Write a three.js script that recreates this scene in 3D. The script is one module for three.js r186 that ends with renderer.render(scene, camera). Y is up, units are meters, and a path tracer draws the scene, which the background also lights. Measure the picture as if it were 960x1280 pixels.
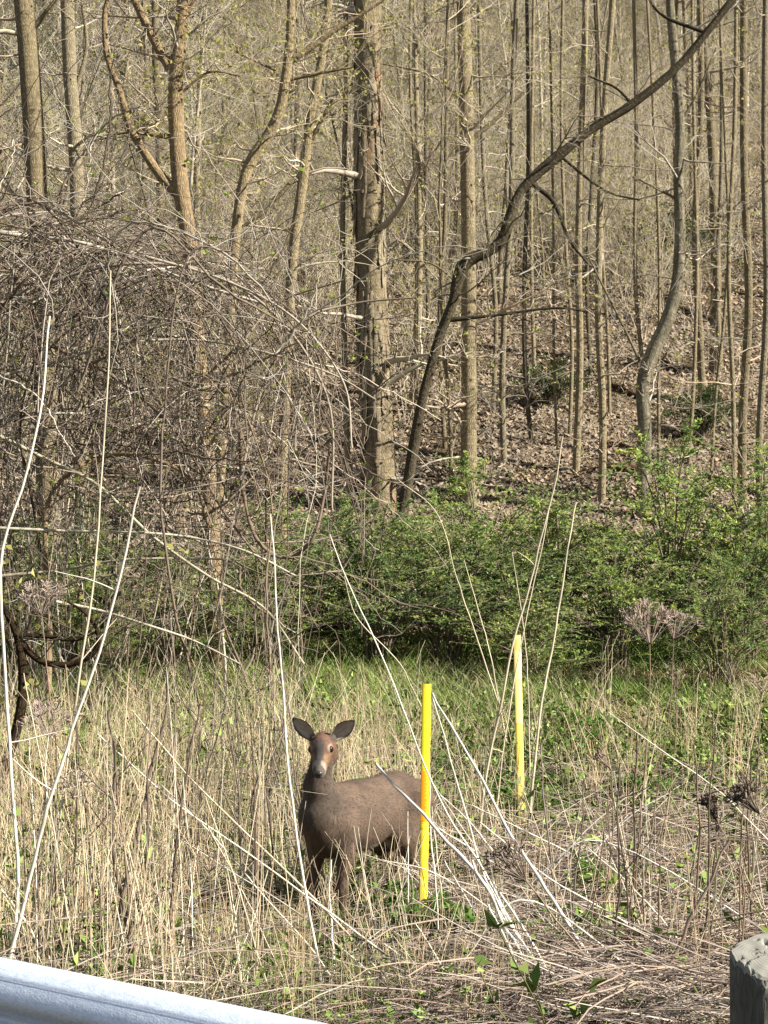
import * as THREE from 'three';
import { ImprovedNoise } from 'three/addons/math/ImprovedNoise.js';

// ---------------------------------------------------------------- camera, sky, sun, exposure
const scene = new THREE.Scene();
const FOCAL = 1970, EYE = 1.9, PITCH = Math.atan((733 - 640) / FOCAL);      // photograph: 960 x 1280
const camera = new THREE.PerspectiveCamera(2 * Math.atan(640 / FOCAL) * 180 / Math.PI, 0.75, 0.1, 600);
camera.position.set(0, EYE, 0); camera.rotation.x = PITCH; camera.updateMatrixWorld();

const sunDir = new THREE.Vector3(0.84, 0.62, 0.30).normalize();
{ // hazy spring sky: pale at the horizon, soft blue overhead
  const W = 256, Hh = 128, data = new Float32Array(W * Hh * 4);
  for (let y = 0; y < Hh; y++) for (let x = 0; x < W; x++) { const up = Math.max(0, Math.sin(((y + .5) / Hh - .5) * Math.PI)), k = Math.pow(up, .55), i = (y * W + x) * 4; data[i] = .98 + (.50 - .98) * k; data[i + 1] = .97 + (.66 - .97) * k; data[i + 2] = .93 + (.92 - .93) * k; data[i + 3] = 1; }
  const t = new THREE.DataTexture(data, W, Hh, THREE.RGBAFormat, THREE.FloatType); t.mapping = THREE.EquirectangularReflectionMapping; t.magFilter = THREE.LinearFilter; t.needsUpdate = true; scene.background = t; scene.environment = t; scene.backgroundIntensity = scene.environmentIntensity = .19;
}
const sun = new THREE.DirectionalLight(new THREE.Color(1, 0.94, 0.81), 5);
sun.name = 'sun'; sun.position.copy(sunDir).multiplyScalar(120).add(new THREE.Vector3(0, 0, -40)); sun.target.position.set(0, 4, -40); scene.add(sun, sun.target);
sun.castShadow = true; sun.shadow.mapSize.set(4096, 4096); Object.assign(sun.shadow.camera, { left: -70, right: 70, top: 80, bottom: -60, near: 1, far: 320 });
const renderer = new THREE.WebGLRenderer({ antialias: true });
renderer.toneMapping = THREE.LinearToneMapping; renderer.toneMappingExposure = 3.0; renderer.shadowMap.enabled = true;
renderer.setSize(768, 1024);

// ---------------------------------------------------------------- helpers
const V = (x, y, z) => new THREE.Vector3(x, y, z);
function rng(seed) { let a = seed >>> 0; return () => { a = (a + 0x6D2B79F5) | 0; let t = Math.imul(a ^ (a >>> 15), 1 | a); t = (t + Math.imul(t ^ (t >>> 7), 61 | t)) ^ t; return ((t ^ (t >>> 14)) >>> 0) / 4294967296; }; }
let R = rng(7);
const rr = (a, b) => a + (b - a) * R(), pick = (a) => a[Math.floor(R() * a.length)], lerp = (a, b, t) => a + (b - a) * t, clamp = (x, a, b) => Math.min(b, Math.max(a, x));
const sstep = (a, b, x) => { const t = clamp((x - a) / (b - a), 0, 1); return t * t * (3 - 2 * t); };
const perlin = new ImprovedNoise();
const nz = (x, y, z = 0.37) => perlin.noise(x, y, z);
const fbm = (x, y, z = 0.5, o = 4) => { let s = 0, a = 0.5, f = 1; for (let i = 0; i < o; i++) { s += a * nz(x * f, y * f, z + i * 7.1); a *= 0.5; f *= 2.03; } return s; };
const used = {};
const numbered = (n) => { used[n] = (used[n] ?? -1) + 1; return used[n] ? n + '_' + String(used[n]).padStart(3, '0') : n; };
function tag(o, label, category, group, kind) { o.userData = { label, category }; if (group) o.userData.group = group; if (kind) o.userData.kind = kind; return o; }
function thing(name, label, category, pos, group) { const g = new THREE.Group(); g.name = numbered(name); if (pos) g.position.copy(pos); tag(g, label, category, group); scene.add(g); return g; }
function put(name, geometry, material, parent) { const m = new THREE.Mesh(geometry, material); m.name = parent ? name : numbered(name); m.castShadow = m.receiveShadow = true; (parent ?? scene).add(m); return m; }

// terrain profile: height by distance in front of the road edge (valley meadow, foot of the hill, hillside)
const PROF = [[-12, .5], [0, .45], [4, .4], [5.5, .28], [7, .1], [8.3, 0], [10, 0], [13, .2], [17, .55], [20, .85], [23, 1.25], [26, 2.1], [28, 2.8], [30, 3.6], [35, 6], [50, 13.7], [100, 39.5], [220, 104]];
function profile(d) {
  let i = 0; while (i < PROF.length - 2 && d > PROF[i + 1][0]) i++;
  const m = (k) => { const a = PROF[Math.max(0, k - 1)], b = PROF[Math.min(PROF.length - 1, k + 1)]; return (b[1] - a[1]) / (b[0] - a[0]); };
  const [x0, y0] = PROF[i], [x1, y1] = PROF[i + 1], w = x1 - x0, t = clamp((d - x0) / w, 0, 1), t2 = t * t, t3 = t2 * t;
  return (2 * t3 - 3 * t2 + 1) * y0 + (t3 - 2 * t2 + t) * w * m(i) + (3 * t2 - 2 * t3) * y1 + (t3 - t2) * w * m(i + 1);
}
const H = (x, z) => { const d = -z; return profile(d) + fbm(x * .35, d * .35, 2.2, 3) * (.09 + .5 * sstep(24, 60, d)) + .02 * sstep(20, 40, d) * x * 1.2; };
function ray(px, py) { const x = (px - 480) / FOCAL, y = -(py - 640) / FOCAL, c = Math.cos(PITCH), s = Math.sin(PITCH); const dy = y * c + s, dz = y * s - c; return V(x / -dz, dy / -dz, -1); }
const P = (px, py, d) => { const r = ray(px, py); return V(r.x * d, EYE + r.y * d, -d); };
function G(px, py) { const r = ray(px, py); let a = 3; for (let d = 3; d < 150; d += .1) { if (EYE + r.y * d < H(r.x * d, -d)) { a = d; break; } a = d; } return V(r.x * a, H(r.x * a, -a), -a); }
const ppm = (d) => d / FOCAL;   // metres covered by one pixel of the photograph at distance d
const onGround = (x, d) => V(x, H(x, -d), -d);

class MB {   // collects tubes and leaves into one geometry
  constructor() { this.p = []; this.n = []; this.c = []; this.u = []; this.i = []; }
  vert(x, y, z, nx, ny, nzz, c, u = 0, v = 0) { this.p.push(x, y, z); this.n.push(nx, ny, nzz); this.c.push(c[0], c[1], c[2]); this.u.push(u, v); return this.p.length / 3 - 1; }
  tube(pts, rad, sides, color, o = {}) {
    const N = pts.length, T = V(0, 0, 0), nrm = V(0, 0, 0), bin = V(0, 0, 0), prev = V(0, 0, 0); let len = 0, base = this.p.length / 3;
    const wrap = Math.max(1, Math.round(2 * Math.PI * rad(0) / .5)), tile = o.tile ?? .5;
    for (let k = 0; k < N; k++) {
      T.subVectors(pts[Math.min(N - 1, k + 1)], pts[Math.max(0, k - 1)]).normalize();
      if (k === 0) { nrm.set(Math.abs(T.y) > .9 ? 1 : 0, Math.abs(T.y) > .9 ? 0 : 1, 0); } else { nrm.copy(prev); len += pts[k].distanceTo(pts[k - 1]); }
      nrm.addScaledVector(T, -nrm.dot(T)).normalize(); prev.copy(nrm); bin.crossVectors(T, nrm);
      const t = k / (N - 1), r = rad(t), S = o.uv === false ? sides : sides + 1;
      for (let j = 0; j < S; j++) {
        const a = j / sides * Math.PI * 2, ca = Math.cos(a), sa = Math.sin(a), q = r * (o.bump ? o.bump(a, len, t) : 1);
        const nx = nrm.x * ca + bin.x * sa, ny = nrm.y * ca + bin.y * sa, nn = nrm.z * ca + bin.z * sa;
        this.vert(pts[k].x + nx * q, pts[k].y + ny * q, pts[k].z + nn * q, nx, ny, nn, typeof color === 'function' ? color(t, a, len) : color, j / sides * wrap, len / tile);
      }
      if (k) for (let j = 0; j < sides; j++) { const S2 = S, a = base + (k - 1) * S2 + j, b = base + (k - 1) * S2 + (j + 1) % S2, c = a + S2, d = b + S2; this.i.push(a, b, c, b, d, c); }
    }
    if (o.cap) { const e = pts[N - 1], S = o.uv === false ? sides : sides + 1, cc = typeof color === 'function' ? color(1, 0, len) : color; const m = this.vert(e.x, e.y, e.z, T.x, T.y, T.z, o.capColor ?? cc); const b = base + (N - 1) * S; for (let j = 0; j < sides; j++) this.i.push(b + j, b + (j + 1) % S, m); }
    return this;
  }
  leaf(p, dir, side, l, w, c, fold = .25) {   // a leaf: four faces, folded along its rib
    const n = V(0, 0, 0).crossVectors(dir, side).normalize(), s = V(0, 0, 0).crossVectors(n, dir).normalize();
    const m = p.clone().addScaledVector(dir, l * .45), e = p.clone().addScaledVector(dir, l).addScaledVector(n, -l * .12), a = m.clone().addScaledVector(s, w / 2).addScaledVector(n, w * fold), b = m.clone().addScaledVector(s, -w / 2).addScaledVector(n, w * fold);
    const i = this.p.length / 3; for (const q of [p, a, e, b]) this.vert(q.x, q.y, q.z, n.x, n.y, n.z, c);
    this.i.push(i, i + 2, i + 1, i, i + 3, i + 2);
  }
  blade(p, dir, side, l, w, c, bend, seg = 3) {
    const d = dir.clone(), q = p.clone(), i = this.p.length / 3; const n = V(0, 0, 0).crossVectors(side, dir).normalize();
    for (let k = 0; k <= seg; k++) { const t = k / seg, ww = w * (1 - t * t) * .5 + .0004; this.vert(q.x + side.x * ww, q.y + side.y * ww, q.z + side.z * ww, n.x, n.y, n.z, c); this.vert(q.x - side.x * ww, q.y - side.y * ww, q.z - side.z * ww, n.x, n.y, n.z, c); d.addScaledVector(bend, 1 / seg).normalize(); q.addScaledVector(d, l / seg); if (k) this.i.push(i + 2 * k - 2, i + 2 * k, i + 2 * k - 1, i + 2 * k - 1, i + 2 * k, i + 2 * k + 1); }
  }
  geo() { const g = new THREE.BufferGeometry(); const s = (n, a, k) => g.setAttribute(n, new THREE.BufferAttribute(new Float32Array(a), k)); s('position', this.p, 3); s('normal', this.n, 3); s('color', this.c, 3); s('uv', this.u, 2); g.setIndex(new THREE.BufferAttribute(new Uint32Array(this.i), 1)); return g; }
  get empty() { return !this.i.length; }
}
// a smooth line through points
function curve(pts, n) { return new THREE.CatmullRomCurve3(pts, false, 'centripetal').getPoints(n); }
const jit = (c, a) => { const k = 1 + rr(-a, a); return [c[0] * k * (1 + rr(-.06, .06)), c[1] * k, c[2] * k * (1 + rr(-.06, .06))]; };

// ---------------------------------------------------------------- textures and materials
function tileNoise(period, seed) { const r = rng(seed), g = Float32Array.from({ length: period * period }, () => r()); const at = (x, y) => g[((y % period + period) % period) * period + (x % period + period) % period]; return (x, y) => { const ix = Math.floor(x), iy = Math.floor(y), fx = x - ix, fy = y - iy, u = fx * fx * (3 - 2 * fx), v = fy * fy * (3 - 2 * fy); return lerp(lerp(at(ix, iy), at(ix + 1, iy), u), lerp(at(ix, iy + 1), at(ix + 1, iy + 1), u), v); }; }
function tex(W, Hh, fn, srgb = false) {
  const d = new Uint8Array(W * Hh * 4);
  for (let y = 0; y < Hh; y++) for (let x = 0; x < W; x++) { const c = fn(x / W, y / Hh); for (let k = 0; k < 3; k++) d[(y * W + x) * 4 + k] = clamp(c[k] ?? c[0], 0, 1) * 255; d[(y * W + x) * 4 + 3] = 255; }
  const t = new THREE.DataTexture(d, W, Hh); t.wrapS = t.wrapT = THREE.RepeatWrapping; t.magFilter = THREE.LinearFilter; t.minFilter = THREE.LinearMipmapLinearFilter; t.generateMipmaps = true; if (srgb) t.colorSpace = THREE.SRGBColorSpace; t.needsUpdate = true; return t;
}
const n8 = tileNoise(8, 11), n16 = tileNoise(16, 12), n32 = tileNoise(32, 13), n64 = tileNoise(64, 14), n128 = tileNoise(128, 15);
const barkH = (u, v) => { const w = n8(u * 8, v * 8) * .12; const f = n16((u + w) * 16, v * 16 * .25 * 4 / 4) * .0 + Math.abs(n32((u + w * .4) * 32, v * 8) - .5) * 2; const g = Math.abs(n64((u + w * .3) * 64, v * 16) - .5) * 2; return clamp(.15 + .75 * Math.pow(f, .6) * .7 + g * .25 + n128(u * 128, v * 128) * .12, 0, 1); };
const barkBump = tex(512, 512, (u, v) => [barkH(u, v)]);
const barkMap = tex(512, 512, (u, v) => { const h = barkH(u, v), p = n8(u * 8, v * 8), q = n32(u * 32, v * 32); const k = .55 + .45 * h; return [k * (.86 + .14 * p), k * (.84 + .12 * p + .03 * q), k * (.80 + .10 * p)]; }, true);
const smoothBark = tex(256, 256, (u, v) => { const k = .72 + .14 * n8(u * 8, v * 8) + .16 * n64(u * 32, v * 64) - (n32(u * 16, v * 32) > .86 ? .25 : 0); return [k, k * .99, k * .97]; }, true);
const std = (o) => new THREE.MeshStandardMaterial({ roughness: .9, ...o }), matt = (o) => new THREE.MeshLambertMaterial(o);
const leafMat = (o) => new THREE.MeshPhysicalMaterial({ roughness: 1, transmission: .4, thickness: 0, side: THREE.DoubleSide, vertexColors: true, specularIntensity: 0, ...o });
const M = {
  bark: matt({ vertexColors: true, map: barkMap, bumpMap: barkBump, bumpScale: .018 }),
  paleBark: matt({ vertexColors: true, map: smoothBark, bumpMap: barkBump, bumpScale: .004 }),
  twig: matt({ vertexColors: true }),
  stalk: std({ vertexColors: true, roughness: .6 }),
  leaf: leafMat({}), dry: matt({ vertexColors: true, side: THREE.DoubleSide }),
};

// ---------------------------------------------------------------- ground: one sheet from the road edge over the meadow and up the hillside
{
  const xs = [], ds = [];
  for (let k = -90; k <= 90; k++) { const t = k / 90; xs.push(Math.sign(t) * (Math.abs(t) * 9 + 86 * Math.pow(Math.abs(t), 3))); }
  for (let k = 0; k <= 230; k++) { const t = k / 230; ds.push(-10 + 42 * t + 168 * Math.pow(t, 4)); }
  const g = new THREE.BufferGeometry(), p = [], c = [], uv = [], idx = [], W = xs.length;
  const soil = [.055, .042, .028], litter = [.17, .135, .10], thatch = [.15, .118, .075], moss = [.07, .085, .03];
  for (const d of ds) for (const x of xs) {
    p.push(x, H(x, -d), -d); uv.push(x / 1.5, d / 1.5);
    const a = sstep(22, 28, d), m = clamp(.5 + 1.6 * fbm(x * .5, d * .5, 8.8, 3), 0, 1), q = clamp(.5 + 2 * fbm(x * 1.7, d * 1.7, 4.1, 2), 0, 1);
    const near = [0, 1, 2].map((i) => lerp(lerp(soil[i], thatch[i], q), moss[i], m * .6)), far = [0, 1, 2].map((i) => lerp(litter[i], soil[i], m * .35) * lerp(.8, 1.1, q));
    for (let i = 0; i < 3; i++) c.push(lerp(near[i], far[i], a));
  }
  for (let r = 0; r < ds.length - 1; r++) for (let k = 0; k < W - 1; k++) { const a = r * W + k; idx.push(a, a + 1, a + W, a + 1, a + W + 1, a + W); }
  g.setAttribute('position', new THREE.Float32BufferAttribute(p, 3)); g.setAttribute('color', new THREE.Float32BufferAttribute(c, 3)); g.setAttribute('uv', new THREE.Float32BufferAttribute(uv, 2)); g.setIndex(idx); g.computeVertexNormals();
  const gm = tex(512, 512, (u, v) => { const k = .5 + .3 * n64(u * 64, v * 64) + .25 * n128(u * 128, v * 128) + .12 * n16(u * 16, v * 16); return [k, k * .97, k * .92]; }, true);
  const gb = tex(512, 512, (u, v) => [.5 * n64(u * 64, v * 64) + .5 * n128(u * 128, v * 128)]);
  put('ground', g, matt({ vertexColors: true, map: gm, bumpMap: gb, bumpScale: .04 })).userData = { kind: 'structure' };
}

// ---------------------------------------------------------------- branching
function wander(start, dir, len, n, bend, up) { const pts = [start.clone()], d = dir.clone().normalize(), q = start.clone(); for (let k = 0; k < n; k++) { d.x += rr(-bend, bend); d.y += rr(-bend, bend) + up / n; d.z += rr(-bend, bend); d.normalize(); q.addScaledVector(d, len / n); pts.push(q.clone()); } return pts; }
function sprout(mb, start, dir, len, r, level, col, o) {
  const n = level === 0 ? 5 : level === 1 ? 4 : 3, pts = wander(start, dir, len, n, o.bend ?? .28, o.up ?? .25);
  mb.tube(pts, (t) => r * (1 - .8 * t) + .0012, level === 0 ? 5 : 3, jit(col, .18), { uv: false });
  if (level < (o.levels ?? 2)) {
    const m = Math.round((o.kids ?? [6, 4, 3])[level] * rr(.7, 1.3));
    for (let k = 0; k < m; k++) {
      const t = rr(.25, 1), f = Math.min(n - 1, Math.floor(t * n)), p = pts[f].clone().lerp(pts[f + 1], t * n - f), along = pts[f + 1].clone().sub(pts[f]).normalize();
      const out = V(rr(-1, 1), rr(-.5, 1), rr(-1, 1)).normalize(); sprout(mb, p, along.multiplyScalar(.8).add(out).normalize(), len * rr(.3, .55), r * .5 * (1 - t * .4), level + 1, col, o);
    }
  }
  if (o.buds && level >= 1) { const e = pts[n]; const k = o.buds; if (R() < k) for (let j = 0; j < 2; j++) { const dd = V(rr(-1, 1), rr(0, 1), rr(-1, 1)).normalize(); o.budMB.leaf(e.clone().addScaledVector(dd, .02), dd, V(rr(-1, 1), rr(-1, 1), rr(-1, 1)).normalize(), rr(.04, .09), rr(.03, .06), jit([.30, .29, .10], .3)); } }
}
// a bare hillside tree standing at its own origin
function bareTree(seed, h, r0, o) {
  R = rng(seed);
  const trunk = new MB(), br = new MB(), buds = new MB(), col = o.col;
  const lean = V(rr(-.08, .08), 1, rr(-.08, .08)).normalize(), pts = wander(V(0, -.25, 0), lean, h + .25, 14, o.wobble ?? .035, .25);
  trunk.tube(pts, (t) => r0 * (1 - .78 * t) * (t < .03 ? 1.35 : 1), o.sides ?? 9, col, {});
  const oo = { levels: 2, kids: o.kids ?? [6, 4], bend: .25, up: .35, buds: (o.buds ?? .25) * .6, budMB: buds };
  for (let k = 0; k < (o.branches ?? 30); k++) {
    const t = lerp(o.from ?? .18, .98, Math.pow(R(), .8)), f = Math.min(13, Math.floor(t * 14)), p = pts[f].clone().lerp(pts[f + 1], t * 14 - f), a = rr(0, 6.283);
    const low = t < .45, L = (low ? rr(.5, 1.6) : rr(1.2, 3.2) * (1.15 - t * .6)) * (o.reach ?? 1);
    sprout(br, p, V(Math.cos(a), low ? rr(-.25, .5) : rr(.3, 1), Math.sin(a)), L, Math.max(.006, r0 * (1 - .78 * t) * rr(.18, .42)), 0, jit(col, .12), oo);
  }
  return { trunk: trunk.geo(), branches: br.geo(), buds: buds.empty ? null : buds.geo() };
}
function treeThing(name, label, shape, mat, pos, yaw, s, group, sy = 1) {
  const g = thing(name, label, 'tree', pos, group); g.rotation.y = yaw; g.scale.set(s, s * sy, s);
  put('trunk', shape.trunk, mat, g); put('branches', shape.branches, M.twig, g).userData = { kind: 'stuff' }; if (shape.buds) put('leaf_buds', shape.buds, M.leaf, g).userData = { kind: 'stuff' };
  return g;
}
// a tree traced along its trunk: pixel, width in pixels, all at the distance where its foot stands
function tracedTree(name, label, d, trunk, limbs, o) {
  R = rng(o.seed ?? 5);
  const foot = trunk[0], base = P(foot[0], foot[1], d); base.y = Math.min(base.y, H(base.x, base.z)); const gnd = V(base.x, H(base.x, base.z), base.z);
  const g = thing(name, label, 'tree', gnd, o.group), tr = new MB(), br = new MB(), buds = new MB(), s = ppm(d);
  const line = (poly, dz = 0) => { const raw = poly.map(([x, y, w, dd], k) => P(x, y, d + (dd ?? 0)).sub(gnd)); return raw; };
  const raw = line(trunk); if (o.ground !== false) raw.unshift(V(raw[0].x, -.3, raw[0].z)); const ws = trunk.map((a) => a[2]); if (o.ground !== false) ws.unshift(ws[0] * 1.15);
  const n = o.rings ?? 60, pts = curve(raw, n), radAt = (w) => (t) => { const k = t * (w.length - 1), i = Math.min(w.length - 2, Math.floor(k)); return lerp(w[i], w[i + 1], k - i) * s / 2; };
  tr.tube(pts, radAt(ws), o.sides ?? 14, o.colFn ?? o.col, { bump: o.bump });
  const part = put('trunk', tr.geo(), o.mat ?? M.bark, g);
  const lots = { levels: 2, kids: o.kids ?? [5, 4], bend: .3, up: .15, buds: o.buds ?? .12, budMB: buds };
  const twigOn = (pp, r, count, len) => { for (let k = 0; k < count; k++) { const t = rr(.12, 1), f = Math.min(pp.length - 2, Math.floor(t * (pp.length - 1))), a = rr(0, 6.283); sprout(br, pp[f], V(Math.cos(a), rr(-.3, .8), Math.sin(a)), len * rr(.4, 1.3), Math.max(.005, r(t) * rr(.1, .3)), 0, jit(o.twigCol ?? o.col, .1), lots); } };
  twigOn(pts, radAt(ws), o.twigs ?? 14, o.twigLen ?? 1.6);
  for (const L of limbs) { const lp = curve(line(L), 24), lw = L.map((a) => a[2]), lm = new MB(); lm.tube(lp, radAt(lw), 9, o.limbCol ?? o.col, {}); put('limb', lm.geo(), o.mat ?? M.bark, g); twigOn(lp, radAt(lw), o.limbTwigs ?? 6, 1.1); }
  if (!br.empty) put('branches', br.geo(), M.twig, g).userData = { kind: 'stuff' }; if (!buds.empty) put('leaf_buds', buds.geo(), M.leaf, g).userData = { kind: 'stuff' };
  return { g, part, pts, s, d };
}
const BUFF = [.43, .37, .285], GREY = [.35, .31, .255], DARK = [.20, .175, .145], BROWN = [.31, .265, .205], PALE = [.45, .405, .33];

// ---------------------------------------------------------------- the large trees at the foot of the hill
{
  const shag = (a, l) => 1 + .10 * Math.abs(nz(Math.cos(a) * 3.2, Math.sin(a) * 3.2, l * .7)) * 2 - .07 + .10 * Math.max(0, nz(Math.cos(a) * 9, Math.sin(a) * 9, l * 1.3)) ;
  const big = tracedTree('shagbark_tree', 'large old tree with rough peeling bark in long plates, thickest trunk in the wood', 29.3,
    [[476, 640, 42], [473, 560, 40], [468, 440, 38], [463, 330, 37], [461, 200, 36], [460, 90, 35], [459, 0, 34], [457, -200, 32], [455, -500, 26], [450, -900, 16]],
    [[[462, -40, 12], [500, -90, 9], [560, -170, 5, .5]], [[462, -120, 12], [410, -200, 8], [370, -320, 4, -.6]]],
    { seed: 3, col: [.40, .33, .25], sides: 44, rings: 240, bump: shag, twigs: 26, twigLen: 2.0, twigCol: GREY,
      colFn: (t, a, l) => { const p = nz(Math.cos(a) * 2.5, Math.sin(a) * 2.5, l * .9), q = nz(Math.cos(a) * 1.2 + 4, Math.sin(a) * 1.2, l * .45 + 3); const k = 1 + .35 * p, pink = sstep(.22, .4, q); return [lerp(.36, .42, pink) * k, lerp(.305, .27, pink) * k, lerp(.235, .19, pink) * k]; } });
  // peeling plates of bark
  R = rng(99); const shapes = [];
  for (let v = 0; v < 5; v++) { const m = new MB(), L = rr(.5, 1.1), w = rr(.05, .1), c = jit([.38, .325, .26], .2), n = 6; for (let k = 0; k <= n; k++) { const t = k / n, lift = .018 + .05 * Math.pow(t, 3) * rr(.6, 1.4) + (k === 0 ? .02 : 0); for (const [sx, z] of [[-1, 0], [1, 0], [1, -.018], [-1, -.018]]) m.vert(sx * w * (.5 + .1 * Math.sin(k * 2.1 + v)) * (k === 0 || k === n ? .6 : 1), -t * L, lift + z, sx * .4, 0, z ? -1 : 1, c, t, sx); if (k) { const a = (k - 1) * 4, b = k * 4; for (let j = 0; j < 4; j++) m.i.push(a + j, b + j, a + (j + 1) % 4, a + (j + 1) % 4, b + j, b + (j + 1) % 4); } } shapes.push(m.geo()); }
  const plateMat = std({ vertexColors: true, map: barkMap, bumpMap: barkBump, bumpScale: .006 });
  for (let k = 0; k < 130; k++) { const t = rr(.03, .62), f = Math.floor(t * 240), q = big.pts[f], a = rr(-.6, 3.7), r = 36 * big.s / 2; const m = put('bark_plate', pick(shapes), plateMat, big.g); m.position.set(q.x + Math.cos(a) * r, q.y, q.z + Math.sin(a) * r); m.rotation.set(0, Math.PI / 2 - a, rr(-.06, .06)); }
}
tracedTree('straight_tree', 'tall straight grey trunk crossed by the dark leaning trunk', 29.6,
  [[586, 636, 21], [586, 540, 20], [586, 400, 19], [585, 250, 18], [582, 100, 18], [579, 0, 17], [577, -200, 15], [574, -600, 8]],
  [[[588, 175, 7], [625, 145, 5], [655, 115, 3]], [[582, 20, 6], [612, -10, 5], [660, -40, 3]], [[584, 365, 3], [540, 330, 2.6], [495, 325, 2]], [[581, 130, 4], [540, 95, 3], [470, 78, 2]]],
  { seed: 8, col: [.40, .34, .26], twigs: 26, twigLen: 1.5, sides: 16 });
tracedTree('leaning_tree', 'dark leaning trunk that bends over and slants high across the clearing', 26.5,
  [[503, 648, 15], [512, 590, 13], [528, 500, 12], [546, 432, 12], [566, 378, 12], [573, 348, 15], [581, 330, 16], [592, 322, 15], [612, 314, 12], [630, 296, 14], [638, 268, 12], [650, 240, 12], [668, 220, 13], [694, 198, 13], [735, 165, 11], [790, 130, 11], [850, 80, 10], [915, 0, 9], [985, -90, 9], [1040, -220, 6]],
  [[[662, 228, 7], [690, 250, 6], [712, 300, 4], [735, 330, 2]], [[560, 400, 7], [610, 395, 4], [700, 385, 3], [735, 390, 2]], [[790, 130, 4], [770, 110, 3], [735, 95, 2]], [[880, 40, 5], [830, 20, 4], [812, 0, 3], [800, -60, 2]], [[700, 195, 4], [760, 240, 3], [800, 250, 2]]],
  { seed: 12, col: [.09, .08, .07], colFn: (t, a, l) => { const k = .34, q = 1 + .6 * nz(Math.cos(a) * 3, Math.sin(a) * 3, l * 2.2); return [lerp(.06, .24, k) * q, lerp(.055, .20, k) * q, lerp(.048, .155, k) * q]; }, bump: (a, l) => 1 + .22 * nz(Math.cos(a) * 1.5, Math.sin(a) * 1.5, l * 1.6) + .10 * nz(Math.cos(a) * 4, Math.sin(a) * 4, l * 5), twigs: 20, twigLen: 1.3, rings: 150, sides: 18, twigCol: [.2, .17, .13] });
tracedTree('forked_tree', 'pinkish buff tree with forked trunk rising through the vine thicket', 19.6,
  [[272, 850, 22], [266, 700, 21], [258, 560, 20], [246, 420, 20], [236, 300, 20], [226, 235, 21], [221, 170, 20], [220, 100, 20], [226, 40, 17], [231, -40, 15], [226, -220, 10], [215, -460, 4]],
  [[[219, 95, 13], [203, 70, 12], [185, 35, 11], [168, 0, 10], [140, -60, 7], [100, -160, 3]],
   [[230, 250, 15], [205, 225, 13], [180, 190, 11], [163, 160, 10], [150, 115, 8], [134, 70, 8], [131, 20, 7], [138, -20, 6], [140, -140, 3]],
   [[218, 172, 7], [190, 168, 6], [160, 165, 4], [110, 178, 3]], [[228, 30, 7], [245, -5, 5], [262, -60, 3]], [[222, 120, 4], [262, 90, 3], [300, 95, 2]]],
  { seed: 21, col: [.44, .335, .235], twigs: 22, twigLen: 1.2, limbTwigs: 8, twigCol: BROWN, buds: .4 });
tracedTree('crooked_tree', 'buff tree with crooked limb sweeping up beside the rough barked trunk', 23.5,
  [[262, 800, 12], [272, 640, 13], [285, 450, 13], [296, 280, 13], [312, 205, 15], [335, 170, 15], [349, 140, 14], [357, 100, 13], [362, 50, 11], [364, -10, 10], [366, -200, 6], [362, -420, 3]],
  [[[359, 78, 9], [385, 62, 8], [415, 40, 7], [445, 22, 5], [480, 0, 3]], [[358, 100, 6], [395, 92, 5], [440, 84, 3]], [[345, 88, 3], [318, 76, 4], [295, 64, 3]], [[352, 118, 5], [368, 112, 3], [378, 100, 2]]],
  { seed: 31, col: [.43, .35, .25], twigs: 16, twigLen: 1.2, buds: .3 });
tracedTree('bent_tree', 'thin buff tree leaning behind the crooked limb', 26, [[352, 620, 13], [360, 420, 13], [366, 320, 13], [378, 230, 13], [388, 150, 12], [404, 60, 11], [412, -20, 10], [420, -260, 5]],
  [[[372, 225, 8], [395, 165, 6], [415, 125, 4]], [[362, 230, 6], [330, 265, 5], [300, 285, 3]]], { seed: 33, col: [.40, .335, .24], twigs: 16, buds: .3 });
tracedTree('grey_tree', 'stout grey trunk at the wood edge behind the vine thicket, with pale flaking bark', 25, [[62, 700, 30], [55, 450, 29], [48, 280, 28], [42, 160, 27], [35, 60, 26], [28, -20, 25], [18, -250, 18], [5, -600, 8]], [[[38, 40, 8], [70, 0, 6], [110, -60, 3]]], { seed: 41, col: [.34, .285, .21], twigs: 18, twigLen: 1.6 });
tracedTree('grey_tree', 'pale grey trunk just behind the stout one, above the vine thicket', 28, [[104, 700, 20], [98, 400, 19], [95, 200, 18], [88, 100, 18], [84, 0, 17], [80, -250, 11], [76, -560, 5]], [[[92, 120, 6], [108, 60, 5], [102, 0, 4]]], { seed: 43, col: [.40, .35, .28], twigs: 16, twigLen: 1.5 });
tracedTree('crooked_pale_tree', 'grey tree with flecked bark and a sharp kink near the hillside logs', 28.8,
  [[804, 612, 17], [806, 540, 17], [804, 478, 17], [816, 440, 18], [834, 400, 17], [846, 355, 15], [850, 290, 14], [848, 220, 13], [850, 160, 12], [845, 90, 12], [838, 10, 11], [832, -120, 9], [836, -380, 4]],
  [[[846, 160, 4], [870, 120, 3], [895, 60, 2]], [[808, 470, 4], [785, 420, 3.4], [750, 350, 2.6], [735, 320, 2]], [[848, 250, 4], [820, 235, 3], [790, 220, 2]]],
  { seed: 51, col: GREY, sides: 18, rings: 110, twigs: 18, colFn: (t, a, l) => { const q = nz(Math.cos(a) * 3, Math.sin(a) * 3, l * 3) > .16 ? 1.55 : 1; return [.27 * q, .25 * q, .215 * q]; } });

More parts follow.
